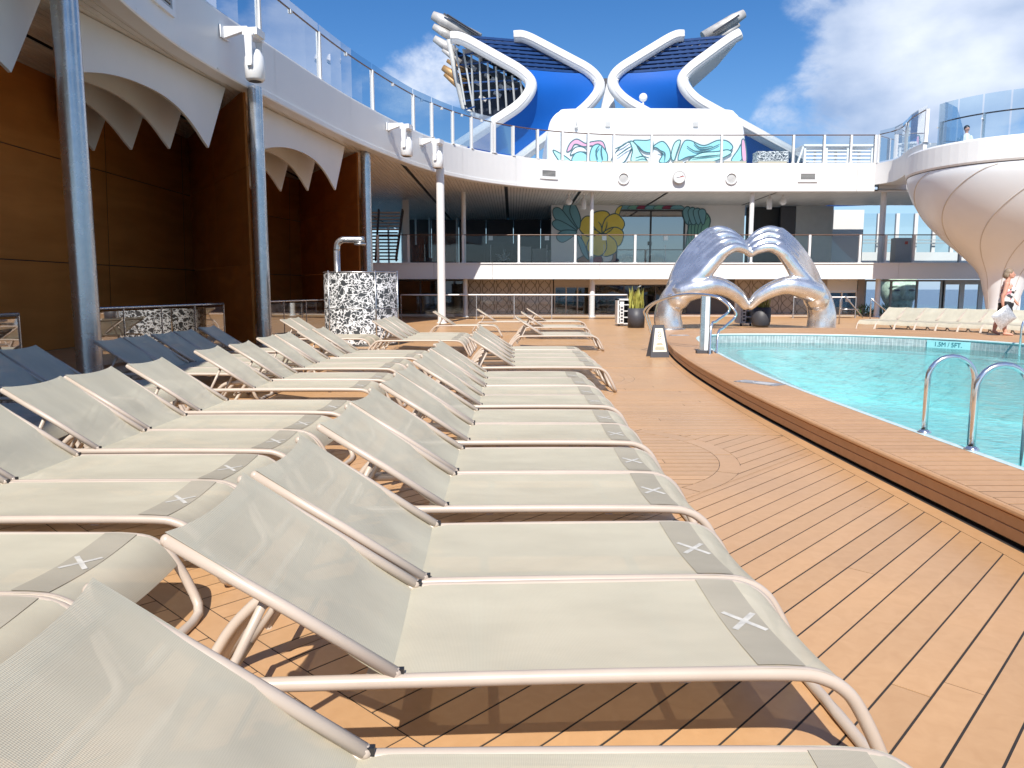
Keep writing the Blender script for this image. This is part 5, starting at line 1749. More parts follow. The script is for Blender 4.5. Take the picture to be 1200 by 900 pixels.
def make_lounger():
    t = thing('sun_lounger', 'taupe mesh sun lounger', 'sun lounger', (0, 0, 0), 0, 'taupe mesh sun loungers set out in rows')
    hw, r = .330, .021
    def side(y):
        foot = [(1.44, y, .022), (1.385, y, .135), (1.325, y, .25), (1.28, y, .305), (1.215, y, .342), (1.12, y, SEAT), (.8, y, SEAT + .004)]
        rear = [(-.2, y, SEAT), (-.46, y, SEAT - .004), (-.55, y, SEAT - .02), (-.62, y, SEAT - .075), (-.70, y, .19), (-.80, y, .022)]
        return foot + [(.3, y, SEAT + .004)] + rear
    a = side(-hw); c = side(hw)
    loop = [(1.44, 0, .022)] + [(1.44, -hw + .05, .022)] + a[1:-1] + [(-.80, -hw + .05, .022), (-.80, 0, .022), (-.80, hw - .05, .022)] + list(reversed(c))[1:-1] + [(1.44, hw - .05, .022)]
    b = MB(); b.tube(catmull(loop, 3, True), r, 10, closed=True); obj('frame', b, 'tube', t)
    for x in (-.08, .22, .82):
        b = MB(); b.box((x, 0, SEAT - .022), (.035, 2 * hw - .03, .018)); obj('crossbar', b, 'tube', t)
    # back frame
    hy = .324
    hz = SEAT + .012
    for sy in (-1, 1):
        b = MB(); P_ = [(-.005, sy * hy, hz + .01), (-.3, sy * hy, hz + .205), (-.615, sy * hy, hz + .405)]
        b.tube(P_, .0185, 10); b.ball(P_[-1], .0185, 10, 6); b.ball(P_[0], .0185, 10, 6); obj('backrest_rail', b, 'tube', t)
        b = MB(); b.box((.008, sy * (hy - .002), hz + .014), (.02, .018, .02)); obj('hinge_clip', b, 'black', t)
        b = MB(); b.tube([(-.36, sy * (hy - .04), hz + .235), (-.50, sy * (hy - .04), SEAT - .03), (-.60, sy * (hy - .04), .18)], .014, 7); obj('prop', b, 'tube', t)
    b = MB(); b.tube([(-.60, -hy + .03, .18), (-.60, hy - .03, .18)], .014, 7); obj('prop_bar', b, 'tube', t)
    b = MB(); b.tube([(-.565, -hy, hz + .358), (-.565, hy, hz + .358)], .012, 7); obj('backrest_bar', b, 'tube', t)
    # slings
    nx, ny = 26, 9
    prof_ = [(-.07, SEAT - .004), (-.02, SEAT + .002), (.1, SEAT + .005), (.3, SEAT + .006), (.5, SEAT + .006), (.7, SEAT + .006), (.85, SEAT + .006), (1.03, SEAT + .006), (1.12, SEAT + .004), (1.215, .348), (1.28, .310), (1.325, .256), (1.345, .222)]
    pf = catmull([(x, 0, z) for x, z in prof_], 3)
    rows = []
    for p in pf:
        rows.append([(p.x, -hw - .010 + (2 * hw + .020) * k / ny, p.z + .015 * min(1, max(0, (p.x + .07) * 9)) - .017 * math.sin(math.pi * k / ny) * min(1, max(0, (p.x + .0) * 4))) for k in range(ny + 1)])
    b = MB(); b.grid(rows); obj('seat_sling', b, 'fabric', t)
    rows = []
    for i in range(21):
        f = i / 20
        row = []
        for k in range(ny + 1):
            s_ = math.sin(math.pi * k / ny)
            ff = f * (1 - .045 * s_ ** .7 * (1 if i == 20 else f ** 3))
            row.append((-.008 - .607 * ff + .006 * s_, -hy - .010 + (2 * hy + .02) * k / ny, hz - .004 + .409 * ff + .027 - .034 * (1 - f) ** 5 - (.022 * math.sin(math.pi * f / .4) if f < .4 else 0) - .02 * s_ * math.sin(math.pi * min(1, f * .9 + .1)) * f ** .3))
        rows.append(row)
    b = MB(); b.grid(rows); obj('back_sling', b, 'fabric', t)
    # grey band with pale cross near the foot
    def on_sling(x, k01, lift):
        for a_, c_ in zip(pf[:-1], pf[1:]):
            if a_.x <= x <= c_.x: zz = a_.z + (c_.z - a_.z) * (x - a_.x) / (c_.x - a_.x) + .015
        return (x, -hw + .01 + (2 * hw - .02) * k01, zz - .017 * math.sin(math.pi * k01) + lift)
    rows = [[on_sling(1.03 + .0175 * i_, k / 10, .0025) for k in range(11)] for i_ in range(9)]
    b = MB(); b.grid(rows); bd = obj('foot_band', b, 'band', t)
    b = MB()
    for (x0, k0, x1, k1) in ((1.05, .40, 1.155, .60), (1.155, .40, 1.05, .60)):
        p, q = Vector(on_sling(x0, k0, .0045)), Vector(on_sling(x1, k1, .0045)); d = (q - p).normalized(); n_ = Vector((-d.y, d.x, 0)) * .010
        zz = .0005 if x0 > 1.1 else 0
        b.add([p - n_ + Vector((0, 0, zz)), q - n_ + Vector((0, 0, zz)), q + n_ + Vector((0, 0, zz)), p + n_ + Vector((0, 0, zz))], [(0, 1, 2, 3)])
    obj('cross_mark', b, 'cross', bd)
    return t


PROTO = make_lounger()
used = [False]
ORD = ['nearest', 'second nearest', 'third nearest', 'fourth nearest', 'fifth nearest', 'sixth nearest', 'seventh nearest', 'eighth nearest', 'ninth nearest', 'tenth nearest', 'eleventh nearest', 'twelfth nearest', 'thirteenth nearest', 'fourteenth nearest', 'fifteenth nearest', 'sixteenth nearest', 'seventeenth nearest', 'eighteenth nearest', 'nineteenth nearest', 'twentieth nearest']


def lounger(x, y, rz, label):
    if not used[0]:
        used[0] = True; PROTO.location = (x, y, 0); PROTO.rotation_euler = (0, 0, rz); PROTO['label'] = label; return PROTO
    return dup(PROTO, (x, y, 0), rz, label)


# middle row: (near edge distance, sideways shift of the hinge, twist in degrees); every lounger is .70 wide
HW = .352
JR = random.Random(5)
mid_row = [(.955, .0, .3), (1.96, .0, 2.0), (2.67, .0, 1.6), (3.63, .0, .6), (4.335, .0, .4), (5.25, .02, .3), (5.98, .02, 0), (6.92, .04, .4), (7.62, .03, 0), (8.42, .03, .6), (9.13, 0.0, .3),
           (10.45, .36, .5), (11.16, .34, 0), (11.9, .36, .4), (12.62, .36, -.3), (13.5, .33, .2)]
for k, (y, dx, tw) in enumerate(mid_row):
    s_ = 'sunlit taupe lounger in the middle row beside the open deck, %s to the camera' % ORD[k]
    lounger(-.335 + dx, y + HW + JR.uniform(-.008, .008), R(tw + JR.uniform(-.4, .4)), s_)
# left row
left_row = [(1.84, 0, .5), (2.54, 0, 0), (3.44, 0, .8), (4.13, 0, .4), (4.97, .02, .3), (5.70, .02, .2), (6.58, .05, .5), (8.12, .0, 1.2), (9.0, .05, .5), (10.28, -.05, .4), (11.0, -.03, 0), (11.9, .05, .5), (12.62, .1, 0)]
for k, (y, dx, tw) in enumerate(left_row):
    lounger(-2.83 + dx, y + HW + JR.uniform(-.008, .008), R(tw + JR.uniform(-.4, .4)), 'sunlit taupe lounger in the left row, %s to the camera' % ORD[k])
# shaded row by the columns
sh = [(5.62, -.35), (6.35, -.35), (7.45, -.25), (8.16, -.25), (9.62, .0), (10.33, .0), (11.1, .03), (11.82, .03), (13.1, -.1), (16.6, .25), (17.35, .25)]
for k, (y, dx) in enumerate(sh):
    lounger(-4.75 + dx, y + HW, R(.5), 'lounger with its backrest in shade by the timber wall, %s to the camera' % ORD[k])
# loungers in front of the far facade
far_set = [(17.6, .82, 0, 'far lounger nearest the tapered floor sign, front one of the right hand far cluster'), (18.35, .80, 0, 'far lounger just behind the front one of the right hand far cluster'),
           (21.6, 1.0, 0, 'far lounger second cluster from the front, right hand side, nearer one'), (22.3, 1.0, 0, 'far lounger second cluster from the front, right hand side, farther one'),
           (25.4, 1.25, 0, 'far lounger in the last cluster before the glass railing, nearer one'), (26.1, 1.25, 0, 'far lounger in the last cluster before the glass railing, farther one')]
for y, dx, tw, lab in far_set: lounger(-.1 + dx, y + HW, R(tw), lab)
far_l = [(16.0, -2.35, 'far lounger right of the shower screen, nearest of its cluster'), (16.7, -2.35, 'far lounger right of the shower screen, second of its cluster'), (17.4, -2.33, 'far lounger right of the shower screen, third of its cluster'), (18.1, -2.33, 'far lounger right of the shower screen, last of its cluster'),
         (22.6, -1.75, 'far lounger at the foot of the tall round white column'), (25.2, -.55, 'far lounger alone before the taupe lattice wall')]
for y, dx, lab in far_l: lounger(dx, y + HW, R(.5), lab)
# row across the pool, feet towards the water
for k in range(8):
    hx, hy = 13.62 + .385 * k, 27.3 - .57 * k
    lounger(hx, hy, math.atan2(-.55, -.83), 'lounger in the row across the pool, %s' % ['first from the left', 'second from the left', 'third from the left', 'fourth from the left', 'fifth from the left', 'behind the walking woman', 'just right of the walking woman', 'at the right edge of the picture'][k])

# ================================================================== POOL FITTINGS
def hoop_pair(label, p0, p1, p2, p3, zf, zb_, h):
    """two inverted-U grab rails side by side, feet on the rim, far legs in the water"""
    o = Vector((p0.x, p0.y, zf)); t = thing('pool_ladder', label, 'pool ladder', o, 0, 'steel pool ladders')
    for a, c in ((p0, p1), (p2, p3)):
        A_ = Vector((a.x, a.y, zf)) - o; C_ = Vector((c.x, c.y, zf)) - o
        L_ = (C_ - A_).length; d = (C_ - A_).normalized(); r = L_ / 2
        pts = [A_]
        for i in range(13):
            an = math.pi * i / 12
            pts.append(A_ + d * (r - r * math.cos(an)) + Vector((0, 0, h - r + r * math.sin(an))))
        pts.append(C_ + Vector((0, 0, zb_ - zf)))
        b = MB(); b.tube(pts, .024, 12); rl = obj('grab_rail', b, 'chrome', t)
        b = MB(); b.lathe([(.055, 0), (.055, .01), (.027, .03)], 18, A_); obj('flange', b, 'chrome', rl)
    for k in range(3):
        A_ = Vector((p1.x, p1.y, 0)) - Vector((o.x, o.y, 0)); C_ = Vector((p3.x, p3.y, 0)) - Vector((o.x, o.y, 0)); z = WATER_Z - zf - .15 - .28 * k
        b = MB(); b.bar((A_.x, A_.y, z), (C_.x, C_.y, z), .09, .03); obj('rung', b, 'steel', t)


def rp_(x, y, z=RIM_Z): return at_z(x, y, z)


a1 = rp_(1087, 507); a2 = rp_(1143, 527)
# legs step out over the water
hoop_pair('steel pool ladder with two hooped grab rails, nearest at the right edge', a1 + Vector((-.03, 0, 0)), a1 + Vector((.36, -.02, 0)), a2 + Vector((-.03, 0, 0)), a2 + Vector((.36, -.02, 0)), RIM_Z, -1.1, .66)
b1 = rp_(1157, 398) ; 
hoop_pair('steel pool ladder with hooped grab rails on the far side below the walking woman', Vector((11.95, 16.9, 0)), Vector((11.35, 16.75, 0)), Vector((12.15, 16.3, 0)), Vector((11.55, 16.1, 0)), RIM_Z, -1.1, .66)

# flat post and curved entry rails at the pool's near corner
q = rp_(825, 414)
t = thing('lift_post', 'flat brushed steel post standing on the pool rim beside curved handrails', 'post', (q.x, q.y, RIM_Z))
b = MB(); b.box((0, 0, .56), (.17, .07, 1.08)); obj('post', b, 'steel', t)
b = MB(); b.box((.03, -.038, .56), (.075, .006, 1.06)); obj('face_strip', b, 'white2', t)
b = MB(); b.box((0, 0, .03), (.30, .12, .06)); obj('foot', b, 'dgrey', t)
t = thing('entry_handrail', 'pair of looping steel handrails leading into the pool', 'handrail', (q.x, q.y + .6, RIM_Z))
o = Vector((q.x, q.y + .6, RIM_Z))
Yh = 15.2


def hp(x, y, Y): return at_y(x, y, Y) - o


for k, pts in enumerate(([(766, 383, 17.6), (757, 372, 17.4), (755, 364, 17.2), (765, 355, 16.8), (790, 347, 15.8), (815, 345, 15.2), (838, 348, 14.9), (853, 358, 14.8), (853, 366, 14.8), (840, 376, 14.6), (833, 386, 14.4), (832, 412, 14.2)],
                         [(768, 384, 18.0), (760, 373, 17.8), (759, 364, 17.6), (770, 354, 17.2), (793, 346, 16.2), (818, 344.5, 15.6), (845, 349, 15.2), (861, 364, 15.0), (861, 372, 15.0), (848, 384, 14.8), (841, 394, 14.6), (840, 416, 14.4)])):
    P_ = [hp(*p_) for p_ in pts]; P_[0].z = .0; P_[-1].z = -.6
    P_.insert(0, Vector((P_[0].x, P_[0].y, -.0)))
    b = MB(); b.tube(catmull(P_[1:], 5), .024, 10); obj('rail', b, 'chrome', t)
for px, py, w_, d_, an, lab in ((890, 449, .62, .26, -.9, 'etched steel no diving plate set in the near pool rim'), (796, 393, .5, .3, 0, 'small steel plate set in the rim behind the flat post')):
    q = rp_(px, py)
    t = thing('deck_plate', lab, 'plate', (q.x, q.y, RIM_Z), R(0), 'steel plates on the pool rim')
    t.rotation_euler = (0, 0, an)
    b = MB(); b.box((0, 0, .004), (w_, d_, .008)); obj('plate', b, 'metal_plate', t)
    b = MB()
    b.lathe([(.075, .0), (.09, .0)], 20, (-w_ * .3, 0, .0095)); b.box((-w_ * .3, 0, .0105), (.16, .014, .0015), .8)
    for k in range(3): b.box((w_ * .12, .06 - .06 * k, .009), (w_ * .42, .02, .002))
    obj('marking', b, 'white', t)

# depth sign on the far pool wall
a, c = rp_(1087, 396, .12), rp_(1138, 399, .12)


def on_wall(px):
    """where the inner pool wall is seen at this picture column, far side"""
    best = None
    for i in range(n_i):
        x_, y_ = INN[i]
        if y_ < 15 or x_ < 7: continue
        d = abs(to_px((x_, y_, .1))[0] - px)
        if best is None or d < best[0]: best = (d, i)
    i = best[1]; j0, j1 = INN[i - 1], INN[(i + 1) % n_i]
    pts = [(Vector((*INN[i - 1], 0))), Vector((*INN[i], 0)), Vector((*INN[(i + 1) % n_i], 0))]
    bb = min((pts[s_].lerp(pts[s_ + 1], k / 20) for s_ in (0, 1) for k in range(21)), key=lambda p_: abs(to_px((p_.x, p_.y, .1))[0] - px))
    return bb


a, c = on_wall(1087.5), on_wall(1138)
t_ = (c - a); L_ = t_.length; t_.normalize(); nrm = Vector((t_.y, -t_.x, 0)); 
if nrm.y > 0: nrm = -nrm
pm = (a + c) / 2 + nrm * .05
ds = thing('depth_sign', 'turquoise depth sign reading 1.5M / 5FT. on the far pool wall', 'sign', (pm.x, pm.y, .06), math.atan2(t_.y, t_.x))
b = MB(); b.box((0, .012, 0), (L_, .024, .19)); obj('plate', b, 'plate', ds)
tm = text_mesh('1.5M / 5FT.', .20, .003)
o = obj('lettering', tm, 'letter', ds); o.rotation_euler = (R(90), 0, 0); o.location = (0, -.004, 0)
o.scale = (min(1.2, L_ * .62 / max(.1, o.dimensions.x if o.dimensions.x else 1.1)), .8, 1)

# ================================================================== A-FRAME SIGN
q = at_z(773.5, 419, 0)
t = thing('floor_sign', 'slim tapered floor sign with cream face and black border beside the pool rim', 'sign', (q.x, q.y, 0), R(6))
hgt = .69
b = MB()
for s_, dy in ((1, 0), (-1, .34)):
    b.prism([(-.21, dy, 0), (.21, dy, 0), (.12, .17 - s_ * .02, hgt), (-.12, .17 - s_ * .02, hgt)], (0, .03 * s_, 0))
obj('board', b, 'dgrey', t, fix=True)
def face(x, z): 
    yy = (.17 - .02) * z / hgt
    return (x, yy - .006, z)
b = MB(); b.add([face(-.155, .12), face(.155, .12), face(.085, .62), face(-.085, .62)], [(0, 1, 2, 3)]); obj('face', b, 'sign_face', t)
b = MB()
for k, (z, w_) in enumerate(((.30, .09), (.275, .12), (.225, .16), (.20, .18), (.175, .17))):
    p = face(0, z); b.box((0, p[1] - .004, z), (w_ * 1.2, .004, .013))
for pts in ([(-.03, .52), (.0, .55), (.03, .53), (.01, .49), (-.03, .47), (.0, .43), (.035, .46)], [(-.04, .41), (0, .39), (.04, .41)], [(.03, .50), (.045, .47), (.03, .44)]):
    b.tube([Vector(face(x_, z_)) + Vector((0, -.003, 0)) for x_, z_ in pts], .006, 5)
obj('print', b, 'olive', t)

# ================================================================== PLANTERS AND RACKS
def planter(label, px, py, wpx, hpx, seed, rnd_):
    q = at_z(px, py, 0); zc = q.y * CP + CAMH * SP
    r = wpx / FPX * zc / 2; h_ = hpx / FPX * zc
    t = thing('potted_plant', label, 'potted plant', (q.x, q.y + r, 0), 0, 'charcoal planters behind the pool')
    b = MB()
    if rnd_: b.lathe([(0, .02), (r * .82, .02), (r * .9, .08), (r, h_ * .3), (r, h_), (r * .93, h_), (r * .93, h_ - .06)], 28)
    else:
        b.lathe([(0, 0), (r * .98, 0), (r * 1.02, h_), (r * .94, h_), (r * .94, h_ - .06)], 24, smooth=True)
    obj('pot', b, 'pot', t, fix=True)
    b = MB(); b.lathe([(0, h_ - .05), (r * .94, h_ - .05)], 20); obj('soil', b, 'soil', t)
    rg = random.Random(seed)
    for k in range(46):
        a = rg.uniform(0, 6.28); rr = rg.uniform(0, r * .8); L_ = rg.uniform(.45, .95); tilt = rg.uniform(.0, .42); ta = rg.uniform(0, 6.28)
        base = Vector((rr * math.cos(a), rr * math.sin(a), h_ - .06)); top = base + Vector((L_ * math.sin(tilt) * math.cos(ta), L_ * math.sin(tilt) * math.sin(ta), L_ * math.cos(tilt)))
        w_ = rg.uniform(.03, .05); sd = Vector((math.cos(ta + 1.5), math.sin(ta + 1.5), 0)) * w_; fw_ = Vector((math.cos(ta), math.sin(ta), 0)) * w_ * .35
        mid_ = base.lerp(top, .5)
        b = MB(); b.add([base - sd * .6, base + fw_, base + sd * .6, mid_ - sd, mid_ + fw_, mid_ + sd, top], [(0, 1, 4, 3), (1, 2, 5, 4), (3, 4, 6), (4, 5, 6)], False)
        obj('leaf', b, 'leaf', t)


planter('charcoal planter of yellow green sword leaves left of the sculpture', 747, 384.5, 20, 23, 2, False)
planter('round charcoal planter of sword leaves seen through the sculpture heart', 895, 383.5, 22, 23, 5, True)


def rack(label, px0, px1, py, hpx, seed):
    a, c = at_z(px0, py, 0), at_z(px1, py, 0); w_ = c.x - a.x; zc = a.y * CP + CAMH * SP; h_ = hpx / FPX * zc
    t = thing('towel_rack', label, 'rack', ((a.x + c.x) / 2, a.y + .5, 0), 0, 'white racks behind the pool')
    for sx in (-1, 1):
        b = MB(); b.box((sx * (w_ / 2 - .03), 0, h_ / 2 + .05), (.06, .7, h_ - .1)); obj('side', b, 'white', t)
    b = MB(); b.box((0, 0, h_ - .03), (w_, .7, .06)); obj('top', b, 'white', t)
    for k in range(4):
        b = MB(); b.box((0, 0, .1 + k * h_ * .23), (w_ - .13, .64, .035)); obj('shelf', b, 'white', t)
    b = MB(); b.box((0, .33, h_ / 2 + .03), (w_ - .13, .02, h_ - .15)); obj('back', b, 'dgrey', t)
    b = MB(); b.box((-w_ * .2, -.34, h_ * .5), (.16, .02, h_ * .8)); ln = obj('letter_panel', b, 'white', t)
    b = MB()
    for k in range(5): b.box((-w_ * .2, -.356, h_ * (.2 + .12 * k)), (.09, .012, .07)); 
    obj('lettering', b, 'dgrey', t)
    for sx in (-1, 1):
        b = MB(); b.tube([(sx * (w_ / 2 - .08) - .03, -.25, .05), (sx * (w_ / 2 - .08) + .03, -.25, .05)], .05, 10); obj('wheel', b, 'black', t)


rack('white open towel rack left of the planter and sculpture', 724, 741, 382.5, 32, 1)
rack('white towel rack beside the round planter, seen through the sculpture', 868, 884, 382, 32, 2)

# ================================================================== SHOWER
SCX, SCY, SCR = -3.95, 20.0, .99
t = thing('shower_screen', 'round shower screen with tangled black and white print', 'shower screen', (SCX, SCY, 0))
for a0, a1, rr in ((150, 222, SCR), (223, 300, SCR), (300.5, 345, SCR * 1.0), (60, 149, SCR)):
    b = MB(); b.lathe([(rr, .06), (rr, 1.86), (rr - .02, 1.86), (rr - .02, .06), (rr, .06)], 18, a0=R(a0), a1=R(a1), smooth=False)
    for p_ in range(len(b.sm)): b.sm[p_] = False
    obj('panel', b, 'print', t, fix=True)
for a in (150, 222.5, 300, 345, 60):
    b = MB(); b.tube([(SCR * math.cos(R(a)) * 1.005, SCR * math.sin(R(a)) * 1.005, 0), (SCR * math.cos(R(a)) * 1.005, SCR * math.sin(R(a)) * 1.005, 1.92)], .022, 8); obj('post', b, 'steel', t)
b = MB(); b.tube([(SCR * math.cos(R(a)), SCR * math.sin(R(a)), 1.88) for a in range(60, 346, 5)], .018, 8); obj('top_rail', b, 'steel', t)
b = MB(); b.tube([(SCR * math.cos(R(a)), SCR * math.sin(R(a)), .96) for a in range(150, 346, 5)], .010, 6); obj('mid_rail', b, 'steel', t)
t = thing('shower', 'brushed steel outdoor shower arm rising above the patterned screen', 'shower', (SCX - .72, SCY + .3, 0))
q = at_y(389, 300, 20.3); z_t = at_y(405, 281, 20.3).z
b = MB(); pts = [(0, 0, 0), (0, 0, z_t - .28), (.03, 0, z_t - .10), (.14, 0, z_t - .01), (.3, 0, z_t), (.74, 0, z_t)]
b.tube(catmull(pts[1:], 4), .085, 12); b.tube([pts[0], pts[1]], .085, 12); obj('pipe', b, 'steel', t)
b = MB(); b.lathe([(0, 0), (.16, 0), (.16, .05), (0, .06)], 18, (.62, 0, z_t - .14)); obj('shower_head', b, 'steel', t, fix=True)

# ================================================================== SILVER HEART HANDS
SY = 27.6
SCALE = (SY * CP + CAMH * SP) / FPX / 4.286        # metres per measured unit


def sxy(cx, cy, dep): return Vector(((cx - 650) * SCALE, dep, (583 - cy) * SCALE))


sm_ = MB()


def hand(mir, base_dx=0):
    f = (lambda x: 1312 - x) if mir else (lambda x: x)
    S = lambda pts, rs, n=16: chain(sm_, [sxy(f(x), y, d) for x, y, d in pts], [r * SCALE for r in rs], n)
    # forearm and wrist
    S([(277 + base_dx, 575, .1), (268, 520, .1), (285, 450, .08), (325, 385, .05)], [70, 68, 64, 62], 24)
    # palm: a broad rounded plate grown from many bars fanned in depth
    for k in range(8):
        w_ = k / 7; d = -.5 + .95 * w_
        S([(310 - 8 * w_, 432, d * .35), (408 - 74 * w_, 326 - 30 * w_, d * .8), (470 - 66 * w_, 254 - 78 * w_, d), (517 - 40 * w_, 204 - 102 * w_, d * 1.05)], [58, 43, 33, 26])
    # four fingers, bent at the knuckles, index lowest and in front
    f0 = [(450, 262, -.50), (512, 208, -.55), (566, 182, -.52), (618, 190, -.42), (654, 214, -.3)]
    f3 = [(392, 178, .45), (474, 106, .50), (538, 88, .50), (600, 112, .45), (650, 158, .3)]
    for q in range(4):
        w_ = q / 3
        S([tuple(a * (1 - w_) + b * w_ for a, b in zip(p, r)) for p, r in zip(f0, f3)], [[28, 27, 24, 21, 15], [28, 27, 24, 21, 15], [28, 27, 24, 21, 15], [26, 24, 21, 18, 14]][q])
    # thumb reaching in and down to meet the other
    S([(330, 400, -.25), (400, 378, -.45), (478, 366, -.5), (548, 386, -.42), (606, 422, -.32), (642, 466, -.25)], [58, 53, 45, 39, 33, 21])
    # web between thumb and palm
    S([(370, 365, -.15), (410, 350, -.25), (450, 358, -.4)], [40, 34, 28])


hand(False); hand(True, -8)
me = blend_mesh('heart_hands', sm_, .036, 3, .5)
me.materials.append(M['sculpture'])
hh = thing('heart_sculpture', 'giant polished silver sculpture of two hands forming a heart', 'sculpture', ((650 / 4.286 + 720 - 600) / FPX * (SY * CP + CAMH * SP), SY, 0))
obj('hands', me, None, hh)
for cx in (277, 1032):
    b = MB(); b.lathe([(0, .03), (80 * SCALE, .03), (82 * SCALE, 0)], 28, (sxy(cx, 583, .1).x, .1, 0)); obj('base_plate', b, 'steel', hh, fix=True)

# ================================================================== WALKING WOMAN
WX, WY = 13.28, 20.3
wz = RIM_Z
H_ = 76 / FPX * (WY * CP + (CAMH - wz) * SP) / 1.0
wm = thing('person', 'woman in floral top and black shorts walking along the far pool rim', 'person', (WX, WY, wz), R(-28))
k_ = H_ / 1.65


def V(x, y, z): return Vector((x * k_, y * k_, z * k_))


bd = MB()


def lm(pts, rs, n=12, m_=None): chain(m_ or bd, [V(*p) for p in pts], [r * k_ for r in rs], n)


# faces +X; viewer on the -Y side
lm([(0.0, -.09, .80), (.04, -.10, .62), (.03, -.10, .46), (-.01, -.10, .27), (.02, -.10, .09)], [.115, .095, .065, .060, .040])       # near leg, forward and bearing
lm([(-.02, .09, .80), (-.06, .09, .62), (-.10, .09, .46), (-.17, .09, .28), (-.20, .09, .12)], [.115, .095, .065, .058, .038])      # far leg, behind
lm([(.01, -.10, .045), (.10, -.105, .035), (.17, -.105, .022)], [.042, .038, .024]); lm([(-.21, .09, .10), (-.14, .09, .05), (-.09, .09, .025)], [.04, .036, .024])
for j in range(5):
    lm([(.165, -.13 + .013 * j, .02), (.195 - .006 * j, -.132 + .014 * j, .014)], [.011, .009], 8)
    lm([(-.095, .065 + .013 * j, .02), (-.068 - .004 * j, .064 + .014 * j, .014)], [.011, .009], 8)
bd.ball(V(0, 0, .84), .19 * k_, 20, 12, (.86, 1.0, .85)); bd.ball(V(.01, 0, 1.0), .165 * k_, 20, 12, (.9, 1.0, 1.0)); bd.ball(V(.0, 0, 1.17), .165 * k_, 20, 12, (.82, 1.05, 1.0))
bd.ball(V(.10, -.075, 1.14), .075 * k_, 14, 10); bd.ball(V(.10, .075, 1.14), .075 * k_, 14, 10)
lm([(-.02, -.15, 1.30), (-.02, 0, 1.32), (-.02, .15, 1.30)], [.065, .08, .065])
lm([(-.01, 0, 1.32), (.01, 0, 1.44)], [.058, .052])
bd.ball(V(.035, 0, 1.535), .098 * k_, 20, 14, (.98, .78, 1.14)); bd.ball(V(.075, 0, 1.475), .060 * k_, 14, 10, (1, .85, .8))
lm([(.118, 0, 1.555), (.146, 0, 1.513)], [.012, .017], 8); lm([(.122, -.02, 1.468), (.128, 0, 1.468), (.122, .02, 1.468)], [.010, .011, .010], 8)
lm([(.03, -.076, 1.55), (.03, -.08, 1.51)], [.016, .012], 8); lm([(.03, .076, 1.55), (.03, .08, 1.51)], [.016, .012], 8)
# near arm hangs a little behind, holding the bag; far arm swings forward
lm([(-.03, -.19, 1.29), (-.07, -.23, 1.06), (-.10, -.235, .98), (-.09, -.235, .80), (-.075, -.232, .74)], [.058, .05, .046, .036, .028])
lm([(-.03, .19, 1.29), (.06, .23, 1.07), (.09, .235, 1.0), (.19, .23, .88), (.23, .225, .84)], [.058, .05, .046, .036, .028])
for hx, hy, hz, dx, dz in ((-.075, -.232, .74, .0, -1), (.23, .225, .84, .6, -.8)):
    lm([(hx, hy, hz), (hx + dx * .06, hy, hz + dz * .06)], [.028, .033], 10)
    for j in range(4):
        oy = -.024 + .016 * j; L2 = (.055, .064, .06, .048)[j]
        lm([(hx + dx * .07 + oy * (0 if dx else 1), hy + (oy if dx else 0), hz + dz * .08), (hx + dx * .1 + .01 + oy * (0 if dx else 1), hy + (oy if dx else .01), hz + dz * (.08 + L2 * .7)), (hx + dx * .1 + .016 + oy * (0 if dx else 1), hy + (oy if dx else .028), hz + dz * (.07 + L2))], [.0095, .009, .0075], 8)
    lm([(hx + .025, hy + .012, hz + dz * .02), (hx + .045, hy + .022, hz + dz * .06), (hx + .04, hy + .03, hz + dz * .09)], [.011, .010, .008], 8)
me = blend_mesh('body', bd, .0075 * k_, 2, .4); me.materials.append(M['skin']); obj('body', me, None, wm)
for sy in (-1, 1):
    b = MB(); b.ball(V(.118, sy * .034, 1.535), .012 * k_, 10, 6, (.6, 1.2, .8)); obj('eye', b, 'dgrey', wm)
b = MB(); b.tube([V(.130, -.022, 1.468), V(.139, 0, 1.469), V(.130, .022, 1.468)], .006 * k_, 6); obj('mouth', b, 'maroon', wm)
tp_ = MB()
tp_.ball(V(0, 0, .86), .195 * k_, 20, 12, (.9, 1.03, .75)); tp_.ball(V(.01, 0, 1.0), .178 * k_, 20, 12, (.92, 1.02, 1.0)); tp_.ball(V(.005, 0, 1.12), .172 * k_, 20, 12, (.85, 1.05, .85))
tp_.ball(V(.105, -.075, 1.135), .084 * k_, 14, 10); tp_.ball(V(.105, .075, 1.135), .084 * k_, 14, 10)
for sy in (-1, 1): lm([(.08, sy * .10, 1.18), (.02, sy * .115, 1.345), (-.09, sy * .10, 1.2)], [.014, .014, .014], 8, tp_)
me = blend_mesh('top', tp_, .010 * k_, 3); me.materials.append(M['floral']); obj('top', me, None, wm)
sh_ = MB(); sh_.ball(V(0, 0, .78), .198 * k_, 20, 12, (.88, 1.0, .75))
lm([(.0, -.09, .80), (.04, -.10, .60)], [.128, .112], 14, sh_); lm([(-.02, .09, .80), (-.06, .09, .60)], [.128, .112], 14, sh_)
me = blend_mesh('shorts', sh_, .010 * k_, 3); me.materials.append(M['shorts']); obj('shorts', me, None, wm)
hr = MB(); hr.ball(V(.005, 0, 1.585), .108 * k_, 20, 14, (.98, .88, .95)); hr.ball(V(-.045, 0, 1.52), .092 * k_, 18, 12, (.8, .98, 1.1)); hr.ball(V(.06, 0, 1.635), .05 * k_, 14, 8, (1.0, 1.2, .5))
for sy in (-1, 1): hr.ball(V(-.02, sy * .075, 1.51), .045 * k_, 12, 8, (.9, .5, 1.4))
me = blend_mesh('hair', hr, .010 * k_, 2); me.materials.append(M['hair']); obj('hair', me, None, wm)
